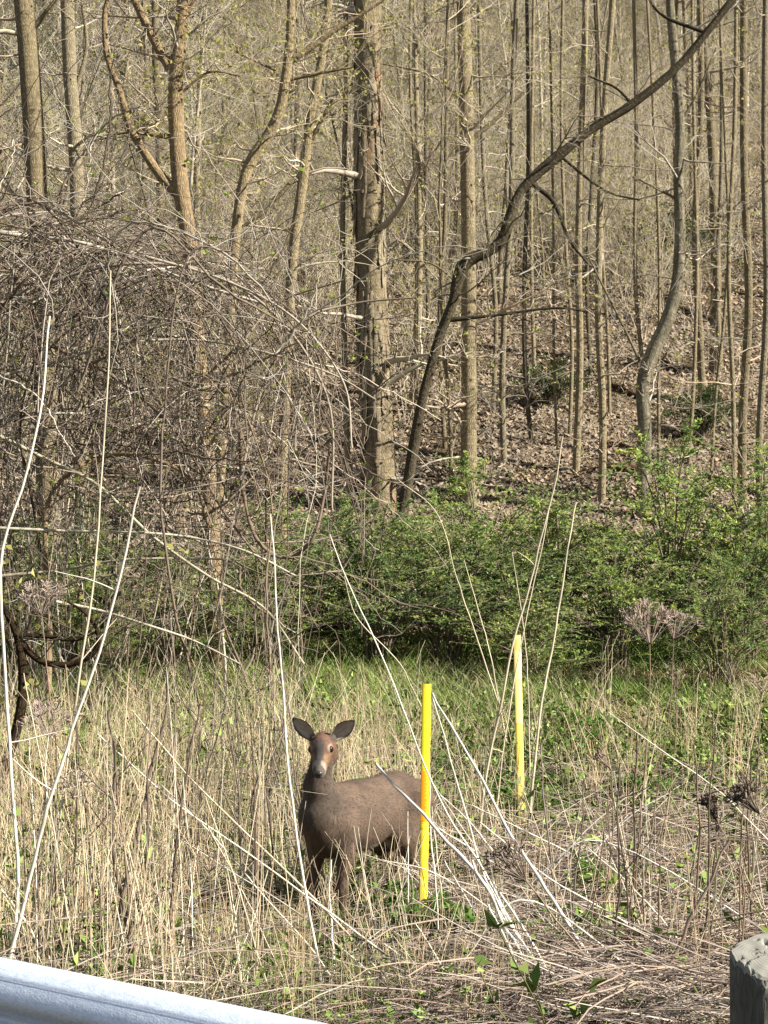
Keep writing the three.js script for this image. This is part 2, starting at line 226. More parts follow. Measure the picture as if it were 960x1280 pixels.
// slender trunks around the hillside clearing: foot, waypoints, width, tone
const clear = [
  [[[720, 592], [721, 450], [723, 320], [728, 180], [731, 40], [735, -200]], 9.5, PALE], [[[752, 630], [748, 520], [746, 400], [752, 250], [757, 110], [764, 0], [770, -200]], 9.5, BUFF],
  [[[824, 602], [822, 500], [819, 320], [815, 150], [812, -100]], 4.2, PALE], [[[861, 582], [863, 470], [868, 330], [866, 150], [870, -100]], 5, PALE], [[[888, 632], [896, 500], [906, 400], [912, 300], [905, 180], [898, -80]], 4.2, BUFF],
  [[[928, 640], [930, 520], [931, 380], [930, 200], [926, -100]], 11, BROWN], [[[953, 692], [952, 560], [954, 380], [956, 200], [958, -100]], 9, GREY], [[[712, 545], [710, 430], [711, 300], [707, 150], [703, -60]], 5, BUFF],
  [[[803, 455], [800, 380], [797, 300], [793, 170], [790, -60]], 5.5, BUFF], [[[918, 642], [916, 500], [914, 330], [917, 150], [920, -100]], 6, BUFF], [[[878, 505], [875, 420], [872, 300], [875, 120], [872, -80]], 9, BROWN],
  [[[630, 582], [632, 480], [638, 350], [642, 250], [648, 90], [651, -120]], 8, GREY], [[[664, 555], [661, 470], [659, 360], [656, 200], [652, -80]], 6, DARK], [[[436, 640], [435, 500], [432, 300], [428, 120], [426, -120]], 7.5, PALE],
  [[[738, 470], [736, 350], [739, 230], [742, 80], [746, -90]], 5, DARK], [[[762, 520], [760, 420], [757, 300], [752, 150], [750, -90]], 4.5, PALE], [[[696, 560], [698, 440], [694, 300], [690, 140], [688, -80]], 3.6, PALE],
  [[[668, 470], [670, 350], [668, 220], [672, -60]], 5, BUFF], [[[900, 470], [898, 350], [901, 200], [903, -60]], 6, GREY],
  [[[616, 520], [612, 390], [606, 250], [602, 90], [598, -90]], 6, GREY], [[[556, 560], [553, 420], [556, 280], [560, 100], [562, -80]], 6, BROWN], [[[520, 540], [522, 400], [518, 260], [514, 90], [512, -80]], 5, BUFF], [[[538, 500], [541, 380], [537, 220], [533, -80]], 5, DARK],
];
const toneName = new Map([[PALE, 'pale barked'], [BUFF, 'buff'], [BROWN, 'brown'], [GREY, 'grey'], [DARK, 'dark']]);
clear.forEach(([poly, w, given], k) => {
  const tone = given === PALE ? BUFF : given;
  const f = G(...poly[0]), tn = toneName.get(tone), thin = w < 5.6;
  tracedTree('slender_tree', `${tn} ${thin ? 'very thin sapling' : 'slender trunk'} standing at the lower edge of the leaf littered slope`, -f.z, poly.map(([x, y], i) => [x + (i ? 15 * nz(k * 3.1, i * 1.37, 4) : 0), y, w * lerp(1.05, .75, i / poly.length)]), [], { seed: 200 + k, col: tone, sides: 9, rings: 26, twigs: thin ? 15 : 24, twigLen: thin ? .9 : 1.5, kids: [4, 3], mat: tone === PALE ? M.paleBark : M.bark, group: `${tn} ${thin ? 'saplings' : 'slender trunks'} round the hillside clearing` });
});

// ---------------------------------------------------------------- hillside wood: individuals, then the far mass
const protos = [
  [bareTree(301, 13, .085, { col: BUFF, branches: 44, from: .06, wobble: .05 }), 'straight_tree', M.bark, 'straight buff trunked bare tree up on the wooded hillside'],
  [bareTree(302, 11, .06, { col: GREY, branches: 44, from: .06, wobble: .09 }), 'crooked_tree', M.bark, 'slightly crooked grey bare tree up on the wooded hillside'],
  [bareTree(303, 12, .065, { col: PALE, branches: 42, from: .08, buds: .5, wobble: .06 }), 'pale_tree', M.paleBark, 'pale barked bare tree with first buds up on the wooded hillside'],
  [bareTree(304, 14, .115, { col: BROWN, branches: 44, from: .08, wobble: .05 }), 'brown_tree', M.bark, 'thicker brown trunked bare tree up on the wooded hillside'],
  [bareTree(305, 8, .04, { col: BUFF, branches: 40, from: .05, wobble: .1, buds: .6 }), 'young_tree', M.bark, 'small twiggy young tree with yellow green buds on the wooded hillside'],
  [bareTree(306, 9, .045, { col: [.2, .17, .135], branches: 40, from: .05, wobble: .08 }), 'dark_sapling', M.bark, 'thin dark bare sapling up on the wooded hillside'],
];
R = rng(4242);
const placed = [];
const seenX = (x, d) => 480 + x / d * FOCAL, groundY = (x, d) => 733 - (H(x, -d) - EYE) / d * FOCAL;
{
  let n = 0, tries = 0;
  while (n < 175 && tries++ < 6000) {
    const d = lerp(29.5, 78, Math.pow(R(), .8)), x = rr(-1, 1) * (.252 * d + 1.2), px = seenX(x, d), py = groundY(x, d);
    if (px > 600 && py > 385 && d < 43 && R() < .94) continue;
    if (placed.some(([a, b]) => Math.hypot(a - x, b - d) < .85)) continue;
    placed.push([x, d]); n++;
    const k = Math.floor(R() * protos.length), [s, name, mat, label] = protos[k];
    treeThing(name, label, s, mat, onGround(x, d), rr(0, 6.283), rr(.75, 1.25), ['straight buff trees', 'crooked grey trees', 'pale barked trees', 'thick brown trees', 'young budding trees', 'thin dark saplings'][k] + ' of the hillside wood', rr(.9, 1.2));
  }
}
function instanced(name, geometry, material, mats, label, category, colors, parent) {
  const m = new THREE.InstancedMesh(geometry, material, mats.length); m.name = parent ? name : numbered(name); mats.forEach((x, i) => m.setMatrixAt(i, x)); if (colors) colors.forEach((c, i) => m.setColorAt(i, c)); m.castShadow = m.receiveShadow = true;
  if (parent) m.userData = { kind: 'stuff' }; else tag(m, label, category, null, 'stuff'); (parent ?? scene).add(m); return m;
}
function bakeInto(acc, geo, mats, cols) {   // copies of one geometry joined into one
  const P0 = geo.attributes.position.array, N0 = geo.attributes.normal.array, C0 = geo.attributes.color.array, I0 = geo.index.array, nv = P0.length / 3, T = mats.length; let v = V(0, 0, 0), nm = new THREE.Matrix3();
  const part = { p: new Float32Array(nv * 3 * T), n: new Float32Array(nv * 3 * T), c: new Float32Array(nv * 3 * T), i: new Uint32Array(I0.length * T), nv: nv * T };
  for (let k = 0; k < T; k++) { const m = mats[k], c = cols?.[k]; nm.getNormalMatrix(m); for (let j = 0; j < nv; j++) { const o = (k * nv + j) * 3; v.set(P0[3 * j], P0[3 * j + 1], P0[3 * j + 2]).applyMatrix4(m); part.p[o] = v.x; part.p[o + 1] = v.y; part.p[o + 2] = v.z; v.set(N0[3 * j], N0[3 * j + 1], N0[3 * j + 2]).applyMatrix3(nm).normalize(); part.n[o] = v.x; part.n[o + 1] = v.y; part.n[o + 2] = v.z; part.c[o] = C0[3 * j] * (c ? c.r : 1); part.c[o + 1] = C0[3 * j + 1] * (c ? c.g : 1); part.c[o + 2] = C0[3 * j + 2] * (c ? c.b : 1); } for (let j = 0; j < I0.length; j++) part.i[k * I0.length + j] = I0[j] + k * nv; }
  acc.push(part); return acc;
}
function baked(acc) { const cat = (key, T, w) => { const out = new T(acc.reduce((s, q) => s + q[key].length, 0)); let o = 0, base = 0; for (const q of acc) { if (key === 'i') { for (let j = 0; j < q.i.length; j++) out[o + j] = q.i[j] + base; base += q.nv; } else out.set(q[key], o); o += q[key].length; } return new THREE.BufferAttribute(out, w); }; const g = new THREE.BufferGeometry(); g.setAttribute('position', cat('p', Float32Array, 3)); g.setAttribute('normal', cat('n', Float32Array, 3)); g.setAttribute('color', cat('c', Float32Array, 3)); g.setIndex(cat('i', Uint32Array, 1)); return g; }
function cover(name, geometry, material, mats, label, category, colors) { const m = put(name, baked(bakeInto([], geometry, mats, colors)), material); tag(m, label, category, null, 'stuff'); return m; }
const mtx = (p, yaw, s, sy = s, tx = 0, tz = 0) => new THREE.Matrix4().compose(p, new THREE.Quaternion().setFromEuler(new THREE.Euler(tx, yaw, tz, 'YXZ')), V(s, sy, s));
const tone = (a, b) => { const k = 1 + rr(-a, a), w = rr(-b, b); return new THREE.Color(k * (1 + w), k, k * (1 - w)); };
{
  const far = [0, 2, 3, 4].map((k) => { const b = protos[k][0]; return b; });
  far.forEach((s, q) => {        // clumps of three trees set on the slope, so that the mass stays light
    R = rng(560 + q); const own = [], oc = []; for (let k = 0; k < 3; k++) { const x = rr(-3, 3), z = rr(-3, 3); own.push(mtx(V(x, -z * .517 - .1, z), rr(0, 6.283), rr(.8, 1.4), rr(.8, 1.4))); oc.push(tone(.2, .05)); }
    const mats = []; for (let k = 0; k < 108; k++) { const d = lerp(64, 180, Math.pow((k + R()) / 108, .9)), x = rr(-1, 1) * (.245 * d + 1); mats.push(mtx(onGround(x, d), 0, 1).scale(V(R() < .5 ? -1 : 1, 1, 1))); }
    const w = ['straight', 'pale', 'brown', 'young'][q], g = new THREE.Group(); g.name = numbered('far_wood'); tag(g, `far mass of bare ${w} trees high on the hillside`, 'woodland', null, 'stuff'); scene.add(g);
    const wood = baked(bakeInto(bakeInto([], s.trunk, own, oc), s.branches, own, oc)); instanced('trunks_and_branches', wood, M.twig, mats, '', '', null, g); if (s.buds) instanced('leaf_buds', baked(bakeInto([], s.buds, own)), M.leaf, mats, '', '', null, g);
  });
  // twiggy understory, in clumps of nine
  const us = [0, 1, 2].map((v) => { R = rng(600 + v); const m = new MB(), b = new MB(); for (let c = 0; c < 9; c++) { const ox = rr(-3.5, 3.5), oz = rr(-3.5, 3.5), hh = rr(.7, 1.5); for (let k = 0; k < 6; k++) { const a = rr(0, 6.283); sprout(m, V(ox + rr(-.1, .1), -oz * .5 - .08, oz + rr(-.1, .1)), V(Math.cos(a) * .4, 1, Math.sin(a) * .4), rr(1.2, 2.8) * hh, rr(.008, .016), 0, pick([BUFF, GREY, BUFF]), { levels: 2, kids: [8, 4], bend: .25, up: .3, buds: v === 0 ? .7 : .15, budMB: b }); } } return [m.geo(), b.geo()]; });
  us.forEach(([a, b], v) => { const mats = []; R = rng(640 + v); for (let k = 0; k < 66; k++) { const d = lerp(31, 118, Math.pow(R(), .9)), x = rr(-1, 1) * (.25 * d + 1), py = groundY(x, d); if (seenX(x, d) > 600 && py > 385 && d < 43) continue; mats.push(mtx(onGround(x, d), 0, 1, rr(.8, 1.5)).scale(V(R() < .5 ? -1 : 1, 1, 1))); }
    const g = new THREE.Group(); g.name = numbered('understory'); tag(g, ['budding', 'bare', 'low'][v] + ' twiggy understory brush between the hillside trunks', 'brush', null, 'stuff'); scene.add(g); instanced('stems', a, M.twig, mats, '', '', null, g); instanced('leaf_buds', b, M.leaf, mats, '', '', null, g); });
  // leaf litter
  const lm = new MB(); R = rng(700); for (let k = 0; k < 26; k++) { const a = rr(0, 6.283), q = V(rr(-.5, .5), rr(0, .03), rr(-.5, .5)); lm.leaf(q, V(Math.cos(a), rr(-.1, .5), Math.sin(a)).normalize(), V(-Math.sin(a), rr(-.4, .4), Math.cos(a)), rr(.07, .13), rr(.05, .09), jit([.19, .148, .11], .5), rr(0, .5)); }
  const mats = [], cols = []; for (let k = 0; k < 6500; k++) { const d = lerp(23.5, 60, Math.pow(R(), 1.3)), x = rr(-1, 1) * (.25 * d + 2), p = onGround(x, d), sl = Math.atan((H(x, -d - .3) - H(x, -d + .3)) / .6); p.y += .01; const m = new THREE.Matrix4().makeRotationX(sl).multiply(new THREE.Matrix4().makeRotationY(rr(0, 6.283))); m.scale(V(1, 1, 1).multiplyScalar(rr(.8, 1.2))); m.setPosition(p); mats.push(m); cols.push(tone(.3, .08)); }
  instanced('leaf_litter', lm.geo(), M.dry, mats, 'fallen dry brown leaves covering the wooded slope', 'leaves', cols);
}
// fallen logs on the slope
{
  const logs = [[[752, 588], [798, 592], 13, 'thick reddish brown log lying at the foot of the slope'], [[882, 598], [962, 628], 9, 'brown log sloping down beside the brown slender trunk'], [[762, 483], [800, 500], 8, 'dark log on the slope above the thick log'], [[835, 385], [905, 412], 9, 'dark weathered log high on the slope behind the saplings'], [[755, 556], [805, 572], 6, 'thin pale log just above the thick log'], [[820, 452], [850, 470], 6, 'short dark log beside the bend of the kinked tree'], [[700, 455], [752, 468], 5, 'thin fallen branch lying across the leaf litter'], [[842, 548], [905, 566], 6, 'mossy fallen limb below the pale saplings'], [[878, 486], [908, 506], 5, 'forked fallen limb beside the brown trunk']];
  logs.forEach(([a, b, w, label], k) => { R = rng(800 + k); const A = G(...a), B = G(...b), r = w * ppm(-A.z) / 2; A.y += r * .7; B.y += r * .7; const mid = A.clone(), m = new MB(), pts = curve([V(0, 0, 0), B.clone().sub(A).multiplyScalar(.5).add(V(0, rr(-.02, .06), 0)), B.clone().sub(A)], 12), c = k % 2 ? [.11, .085, .068] : [.15, .095, .068]; const g = thing('fallen_log', label, 'log', mid); m.tube(pts, (t) => r * (1 - .25 * t), 10, c, { cap: true }); put('log_body', m.geo(), M.bark, g); const br = new MB(); for (let j = 0; j < 3; j++) sprout(br, pts[Math.floor(rr(2, 11))], V(rr(-1, 1), 1, rr(-.5, .5)), rr(.4, 1.1), r * .2, 0, c, { levels: 1, kids: [2] }); put('broken_branches', br.geo(), M.twig, g).userData = { kind: 'stuff' }; });
}

// ---------------------------------------------------------------- green shrubs along the wood edge
function shrubShape(seed, w, h, leaves, col, o = {}) {   // arching stems carrying sprays of small leaves, each spray in its own tone
  R = rng(seed); const st = new MB(), lf = new MB(), tips = [], n = o.stems ?? 34;
  for (let k = 0; k < n; k++) {
    const a = rr(0, 6.283), q = Math.pow(R(), .7), tip = V(Math.cos(a) * w * q, h * (1.1 - .6 * q * q) * rr(.55, 1.12), Math.sin(a) * w * q * .85);
    const pts = curve([V(Math.cos(a) * .12, -.05, Math.sin(a) * .12), V(tip.x * .3, tip.y * .6, tip.z * .3), tip, V(tip.x * 1.25 + rr(-.1, .1), tip.y * rr(.9, 1.02), tip.z * 1.25)], 12);
    st.tube(pts, (t) => lerp(.014, .003, t), 4, jit([.17, .14, .105], .25), { uv: false });
    for (let j = 0; j < 11; j++) { const f = Math.floor(rr(j < 4 ? 1 : 4, 13)), p = pts[f], d = pts[Math.min(12, f + 1)].clone().sub(pts[f - 1]).normalize().multiplyScalar(.6).add(V(rr(-1, 1), rr(-.25, .8), rr(-1, 1)).normalize()).normalize(), tw = wander(p, d, rr(.2, .6), 4, .18, -.05); st.tube(tw, (t) => .0035 * (1 - .7 * t) + .001, 3, jit([.2, .165, .12], .25), { uv: false }); const g = R(); tips.push([tw, jit(g < .3 ? [col[0] * 1.35, col[1] * 1.2, col[2] * 1.1] : g < .75 ? col : [col[0] * .62, col[1] * .68, col[2] * .75], .2), rr(.8, 1.25)]); }
  }
  for (let k = 0; k < leaves; k++) {
    const [tw, c, ls] = tips[Math.floor(Math.pow(R(), .95) * tips.length)], t = rr(.1, 1) * 4, f = Math.min(3, Math.floor(t)), p = tw[f].clone().lerp(tw[f + 1], t - f), ax = tw[f + 1].clone().sub(tw[f]).normalize();
    const d = ax.clone().multiplyScalar(.7).add(V(rr(-1, 1), rr(-.4, .6), rr(-1, 1)).normalize()).normalize(); lf.leaf(p, d, V(rr(-1, 1), rr(-.3, .3), rr(-1, 1)).normalize(), rr(.03, .07) * ls * (o.leaf ?? 1), rr(.016, .03) * ls * (o.leaf ?? 1), jit(c, .2));
  }
  return [st.geo(), lf.geo()];
}
{
  const fresh = [.25, .33, .10], mid = [.20, .27, .09], deep = [.115, .175, .06];
  const S = [shrubShape(901, 1.2, 2.4, 10000, fresh), shrubShape(902, 1.25, 2.1, 9000, mid), shrubShape(903, 1.15, 2.0, 9000, deep), shrubShape(904, .9, 1.3, 4600, fresh)];
  const list = [
    [0, 600, 22.2, 1.0, 'leafy bright green shrub at the foot of the straight grey trunk'], [2, 470, 20.3, 1.0, 'dark green shrub with shadowed base beside the vine thicket'], [1, 560, 20.6, 1.05, 'mid green shrub behind the shorter yellow stake'], [0, 840, 21.6, 1.12, 'tall bright green shrub under the kinked pale tree'],
    [1, 700, 22.6, .98, 'mid green open shrub behind the taller yellow stake'], [2, 930, 20.4, .95, 'dark green shrub at the right end of the row'], [0, 770, 20.0, .72, 'low bright green shrub in front of the row, behind the feathery seed head'], [1, 900, 18.6, .72, 'low spreading shrub with pale leaf edges beside the dry grass'], [3, 660, 19.2, .85, 'small light green shrub between the two stakes'],
    [3, 520, 25.5, 1.0, 'small light green shrub at the foot of the dark leaning trunk'], [3, 690, 25.2, 1.1, 'thin light green shrub under the pair of slender trunks'], [1, 1000, 22.5, 1.1, 'mid green shrub beside the grey slender trunk'], [2, 640, 20.6, .82, 'dark low shrub with bare twigs in front, centre of the row'],
    [0, 455, 22.8, .95, 'bright green shrub just left of the rough barked trunk foot'], [1, 760, 22.4, .85, 'mid green shrub under the slender buff trunk'], [0, 945, 21.8, 1.05, 'bright green shrub at the foot of the grey slender trunk'], [1, 210, 19.4, .85, 'mid green shrub growing through the base of the vine thicket'], [0, 90, 19.2, .75, 'bright green shrub low behind the looping dark branch'], [1, 320, 20, .85, 'mid green shrub at the ragged edge of the vine thicket'], [1, 330, 22, 1.0, 'mid green shrub half hidden behind the vine thicket'], [2, 120, 22, 1.1, 'dark green shrub deep behind the vine thicket'], [1, 30, 21, .9, 'mid green shrub behind the arching brown cane'], [1, 400, 23.5, .9, 'mid green shrub between the thicket and the rough barked trunk'],
  ];
  R = rng(930);
  for (const [k, px, d, s0, label] of list) { const x = (px - 480) / FOCAL * d, g = thing('green_shrub', label, 'shrub', onGround(x, d)); const s = s0 * rr(.92, 1.08); g.rotation.y = rr(0, 6.283); g.scale.set(s * 1.08, s * rr(.68, .95), s * 1.08); put('stems', S[k][0], M.twig, g); put('foliage', S[k][1], M.leaf, g).userData = { kind: 'stuff' }; }
  const ev = shrubShape(905, 1.0, .9, 5000, [.04, .075, .02], { leaf: 1.2 });
  for (const [px, py, s, label] of [[690, 505, .85, 'round dark evergreen bush alone on the leaf littered slope'], [880, 545, .9, 'low olive evergreen bush beside the mossy limb'], [840, 345, 1.6, 'olive bush high on the slope among trunks']]) { const g = thing('evergreen_bush', label, 'bush', G(px, py)); g.scale.setScalar(s); put('stems', ev[0], M.twig, g); put('foliage', ev[1], M.leaf, g).userData = { kind: 'stuff' }; }
}

// ---------------------------------------------------------------- vine thicket
{
  R = rng(1111);
  const d0 = 16.8, org = onGround((200 - 480) / FOCAL * d0, d0), g = thing('vine_thicket', 'tangled grey brown thicket of bare arching vines and canes', 'thicket', org);
  const env = (px) => px < 0 ? 255 : px < 120 ? lerp(262, 235, px / 120) : px < 250 ? lerp(235, 300, (px - 120) / 130) : px < 390 ? lerp(300, 395, (px - 250) / 140) : lerp(395, 640, (px - 390) / 60);
  const greys = [[.25, .215, .18], [.15, .12, .095], [.37, .33, .285], [.085, .066, .052], [.18, .14, .11], [.12, .095, .075]];
  const L = (px, py, d) => P(px, py, d).sub(org), canes = [];
  const inEnv = (px, py) => py > env(px) - 12 && px < 440;
  const lim = (q) => q;
  function arch(kind) {
    const d = d0 + rr(-1.3, 1.6);
    if (kind === 0) {           // long canes sweeping over the top and down to the right
      const x0 = rr(-190, 200), y0 = env(x0) + rr(0, 190), x1 = x0 + rr(60, 170), x2 = Math.min(445, x1 + rr(50, 170)), y1 = Math.max(env(Math.min(x1, 400)) + rr(-14, 70), y0 - 90), y2 = Math.max(y1, env(Math.min(x2, 420))) + rr(10, 150);
      return [L(x0 - rr(20, 90), y0 + rr(40, 240), d), L(x0, y0, d + rr(-.4, .4)), L(x1, y1, d + rr(-.6, .6)), L(x2, y2, d + rr(-.8, .8)), L(Math.min(455, x2 + rr(-30, 70)), y2 + rr(40, 190), d + rr(-.8, .8))];
    }
    if (kind === 1) {           // stems rising from the ground, leaning every way
      const bx = rr(-120, 380), ax = clamp(bx + rr(-110, 110), -180, 410), ay = env(ax) + Math.pow(R(), 1.2) * 330, bs = onGround((bx - 480) / FOCAL * d, d).sub(org), ap = L(ax, ay, d + rr(-.7, .7));
      return [bs, bs.clone().lerp(ap, .35).add(V(rr(-.35, .35), rr(-.1, .2), rr(-.3, .3))), bs.clone().lerp(ap, .7).add(V(rr(-.35, .35), rr(-.1, .2), rr(-.3, .3))), ap, ap.clone().add(V(rr(-.5, .5), rr(-.35, .15), rr(-.4, .4)))];
    }
    if (kind === 3) {           // loops and long crossing vines
      const x = rr(-80, 330), y = env(x) + rr(30, 330), a = rr(0, 6.283), rx = rr(.35, 1.1), ry = rr(.3, .9), c = L(x + 40, y + 40, d), pts = []; for (let k = 0; k < 6; k++) { const q = a + k * rr(.45, .75); pts.push(c.clone().add(V(Math.cos(q) * rx * (1 + k * .08), Math.sin(q) * ry, rr(-.35, .35)))); } return pts;
    }
    const x = rr(-120, 400), y = env(x) + Math.pow(R(), 1.7) * 460, p0 = L(x, y, d), a = rr(-.9, .9) + (R() < .3 ? 1.57 : 0), len = rr(.7, 2.4);   // loose tangle
    return wander(p0, V(Math.cos(a) * (R() < .5 ? -1 : 1), Math.sin(a), rr(-.5, .5)), len, 5, .28, rr(-.7, .3));
  }
  const kinds = [0, 1, 2, 2, 3];
  for (let k = 0; k < 190; k++) { const m = new MB(), r = rr(.007, .0175); const pts = curve(arch(pick(kinds)), 26); for (let j = 1; j < 26; j++) pts[j].add(V(rr(-1, 1), rr(-1, 1), rr(-1, 1)).multiplyScalar(.012)); m.tube(pts, (t) => r * (1 - .55 * t), 5, jit(pick(greys), .25), { uv: false }); put('cane', m.geo(), M.twig, g); canes.push(pts); }
  const tw = new MB(), lf = new MB();
  for (let k = 0; k < 560; k++) { const r = rr(.003, .008), pts = curve(arch(pick([0, 1, 2, 2, 3])), 16); for (let j = 1; j < 16; j++) pts[j].add(V(rr(-1, 1), rr(-1, 1), rr(-1, 1)).multiplyScalar(.02)); tw.tube(pts, (t) => r * (1 - .5 * t) + .001, 3, jit(pick(greys), .35), { uv: false }); canes.push(pts); }
  for (let k = 0; k < 3400; k++) { const c = pick(canes), p = c[Math.floor(rr(2, c.length))], dir = V(rr(-1, 1), rr(-.8, 1), rr(-1, 1)).normalize(), pts = wander(p, dir, rr(.15, .75), 5, .34, 0), r = rr(.0018, .0042); tw.tube(pts, (t) => r * (1 - .5 * t) + .0007, 3, jit(pick(greys), .35), { uv: false }); if (R() < .12) { for (let j = 0; j < 6; j++) { const q = pts[5], dd = V(rr(-1, 1), rr(0, 1), rr(-1, 1)).normalize(); lf.leaf(q, dd, V(rr(-1, 1), 0, rr(-1, 1)).normalize(), rr(.03, .065), rr(.018, .035), jit([.26, .31, .08], .25)); } } }
  put('twig_tangle', tw.geo(), M.twig, g).userData = { kind: 'stuff' }; put('young_leaves', lf.geo(), M.leaf, g).userData = { kind: 'stuff' };
  const hand = [
    [[[60, 870], [62, 780], [57, 690], [60, 630], [85, 592], [135, 569], [190, 573], [240, 600], [262, 660]], 8, [.20, .145, .09], 16], [[[0, 290], [45, 297], [95, 302], [150, 318], [240, 352], [330, 380]], 6, [.36, .32, .27], 16.1], [[[300, 540], [305, 620], [325, 680], [360, 697], [390, 675], [405, 620], [412, 560]], 6, [.15, .115, .085], 16],
    [[[0, 545], [60, 575], [120, 605], [190, 670], [260, 720], [330, 760], [380, 830]], 5, [.33, .30, .22], 15.6], [[[0, 660], [90, 664], [180, 666], [240, 672], [310, 690], [370, 720]], 4, [.36, .33, .27], 15.7], [[[0, 720], [80, 712], [150, 700], [230, 698], [300, 700]], 4, [.25, .22, .17], 15.8],
    [[[70, 752], [120, 762], [180, 780], [240, 800], [300, 830]], 4, [.37, .33, .27], 15.4], [[[0, 470], [60, 455], [150, 430], [240, 425], [330, 440], [420, 470], [470, 500]], 4, [.30, .26, .21], 15.8], [[[60, 430], [140, 470], [220, 540], [280, 640], [340, 720]], 5, [.16, .12, .09], 16], [[[190, 570], [250, 480], [300, 430], [345, 380], [430, 350]], 4.5, [.20, .16, .12], 16.2],
    [[[0, 380], [70, 350], [160, 330], [260, 340], [350, 400], [410, 500], [415, 640]], 5, [.25, .21, .175], 15.9], [[[180, 320], [280, 350], [370, 400], [430, 480], [440, 560]], 4, [.31, .27, .22], 15.7], [[[300, 600], [330, 480], [380, 400], [440, 380], [520, 372]], 4, [.22, .18, .14], 15.8],
  ];
  for (const [poly, w, c, d] of hand) { const m = new MB(), r = w * ppm(d) / 2; m.tube(curve(poly.map(([x, y], i) => L(x, y, d + (i % 2) * .15)), 40), (t) => r * (1 - .45 * t), 7, (t, a, l) => { const k = 1 + .25 * nz(l * 6, a, 2); return [c[0] * k, c[1] * k, c[2] * k]; }); put('cane', m.geo(), M.twig, g); }
}
// dark crooked stem with a loop at the edge of the thicket
tracedTree('woody_vine', 'dark crooked woody stem with a low looping branch below the thicket', 12.6, [[2, 972, 14], [16, 930, 13], [27, 880, 13], [28, 830, 12], [20, 790, 10], [5, 760, 8], [-20, 720, 6]], [[[24, 800, 9], [50, 826, 8], [90, 830, 8], [118, 815, 7], [122, 790, 5], [105, 765, 4], [80, 750, 2]], [[22, 795, 8], [55, 795, 6], [95, 800, 4], [120, 790, 3]]], { seed: 61, col: [.07, .052, .038], twigs: 8, twigLen: .5, rings: 30, twigCol: [.1, .08, .06] });

// ---------------------------------------------------------------- meadow cover
const tuft = (seed, n, hgt, wid, spread, cols, lie = 0) => { R = rng(seed); const m = new MB(); for (let k = 0; k < n; k++) { const a = rr(0, 6.283), s = rr(.15, spread) * (1 + lie), dir = V(Math.cos(a) * s, 1, Math.sin(a) * s).normalize(), side = V(-Math.sin(a + rr(-.8, .8)), 0, Math.cos(a)).normalize(); m.blade(V(rr(-.07, .07), -.02, rr(-.07, .07)), dir, side, hgt * rr(.45, 1.15), wid * rr(.6, 1.3), jit(pick(cols), .2), V(Math.cos(a) * rr(0, .9 + lie), -rr(0, .8 + lie * 1.4), Math.sin(a) * rr(0, .9 + lie)), lie > .45 ? 3 : 2); } return m.geo(); };
const straw = [[.38, .335, .20], [.30, .25, .15], [.46, .41, .27], [.20, .155, .10]], green = [[.155, .22, .06], [.205, .26, .08], [.11, .165, .045]], mixed = [...straw, [.18, .22, .065], [.22, .24, .085]];
const inMeadow = (d) => rr(-1, 1) * (.262 * d + .7);
const railClear = (x, d) => d > 4.9 + clamp(-(x + .3) * .35, 0, 1);
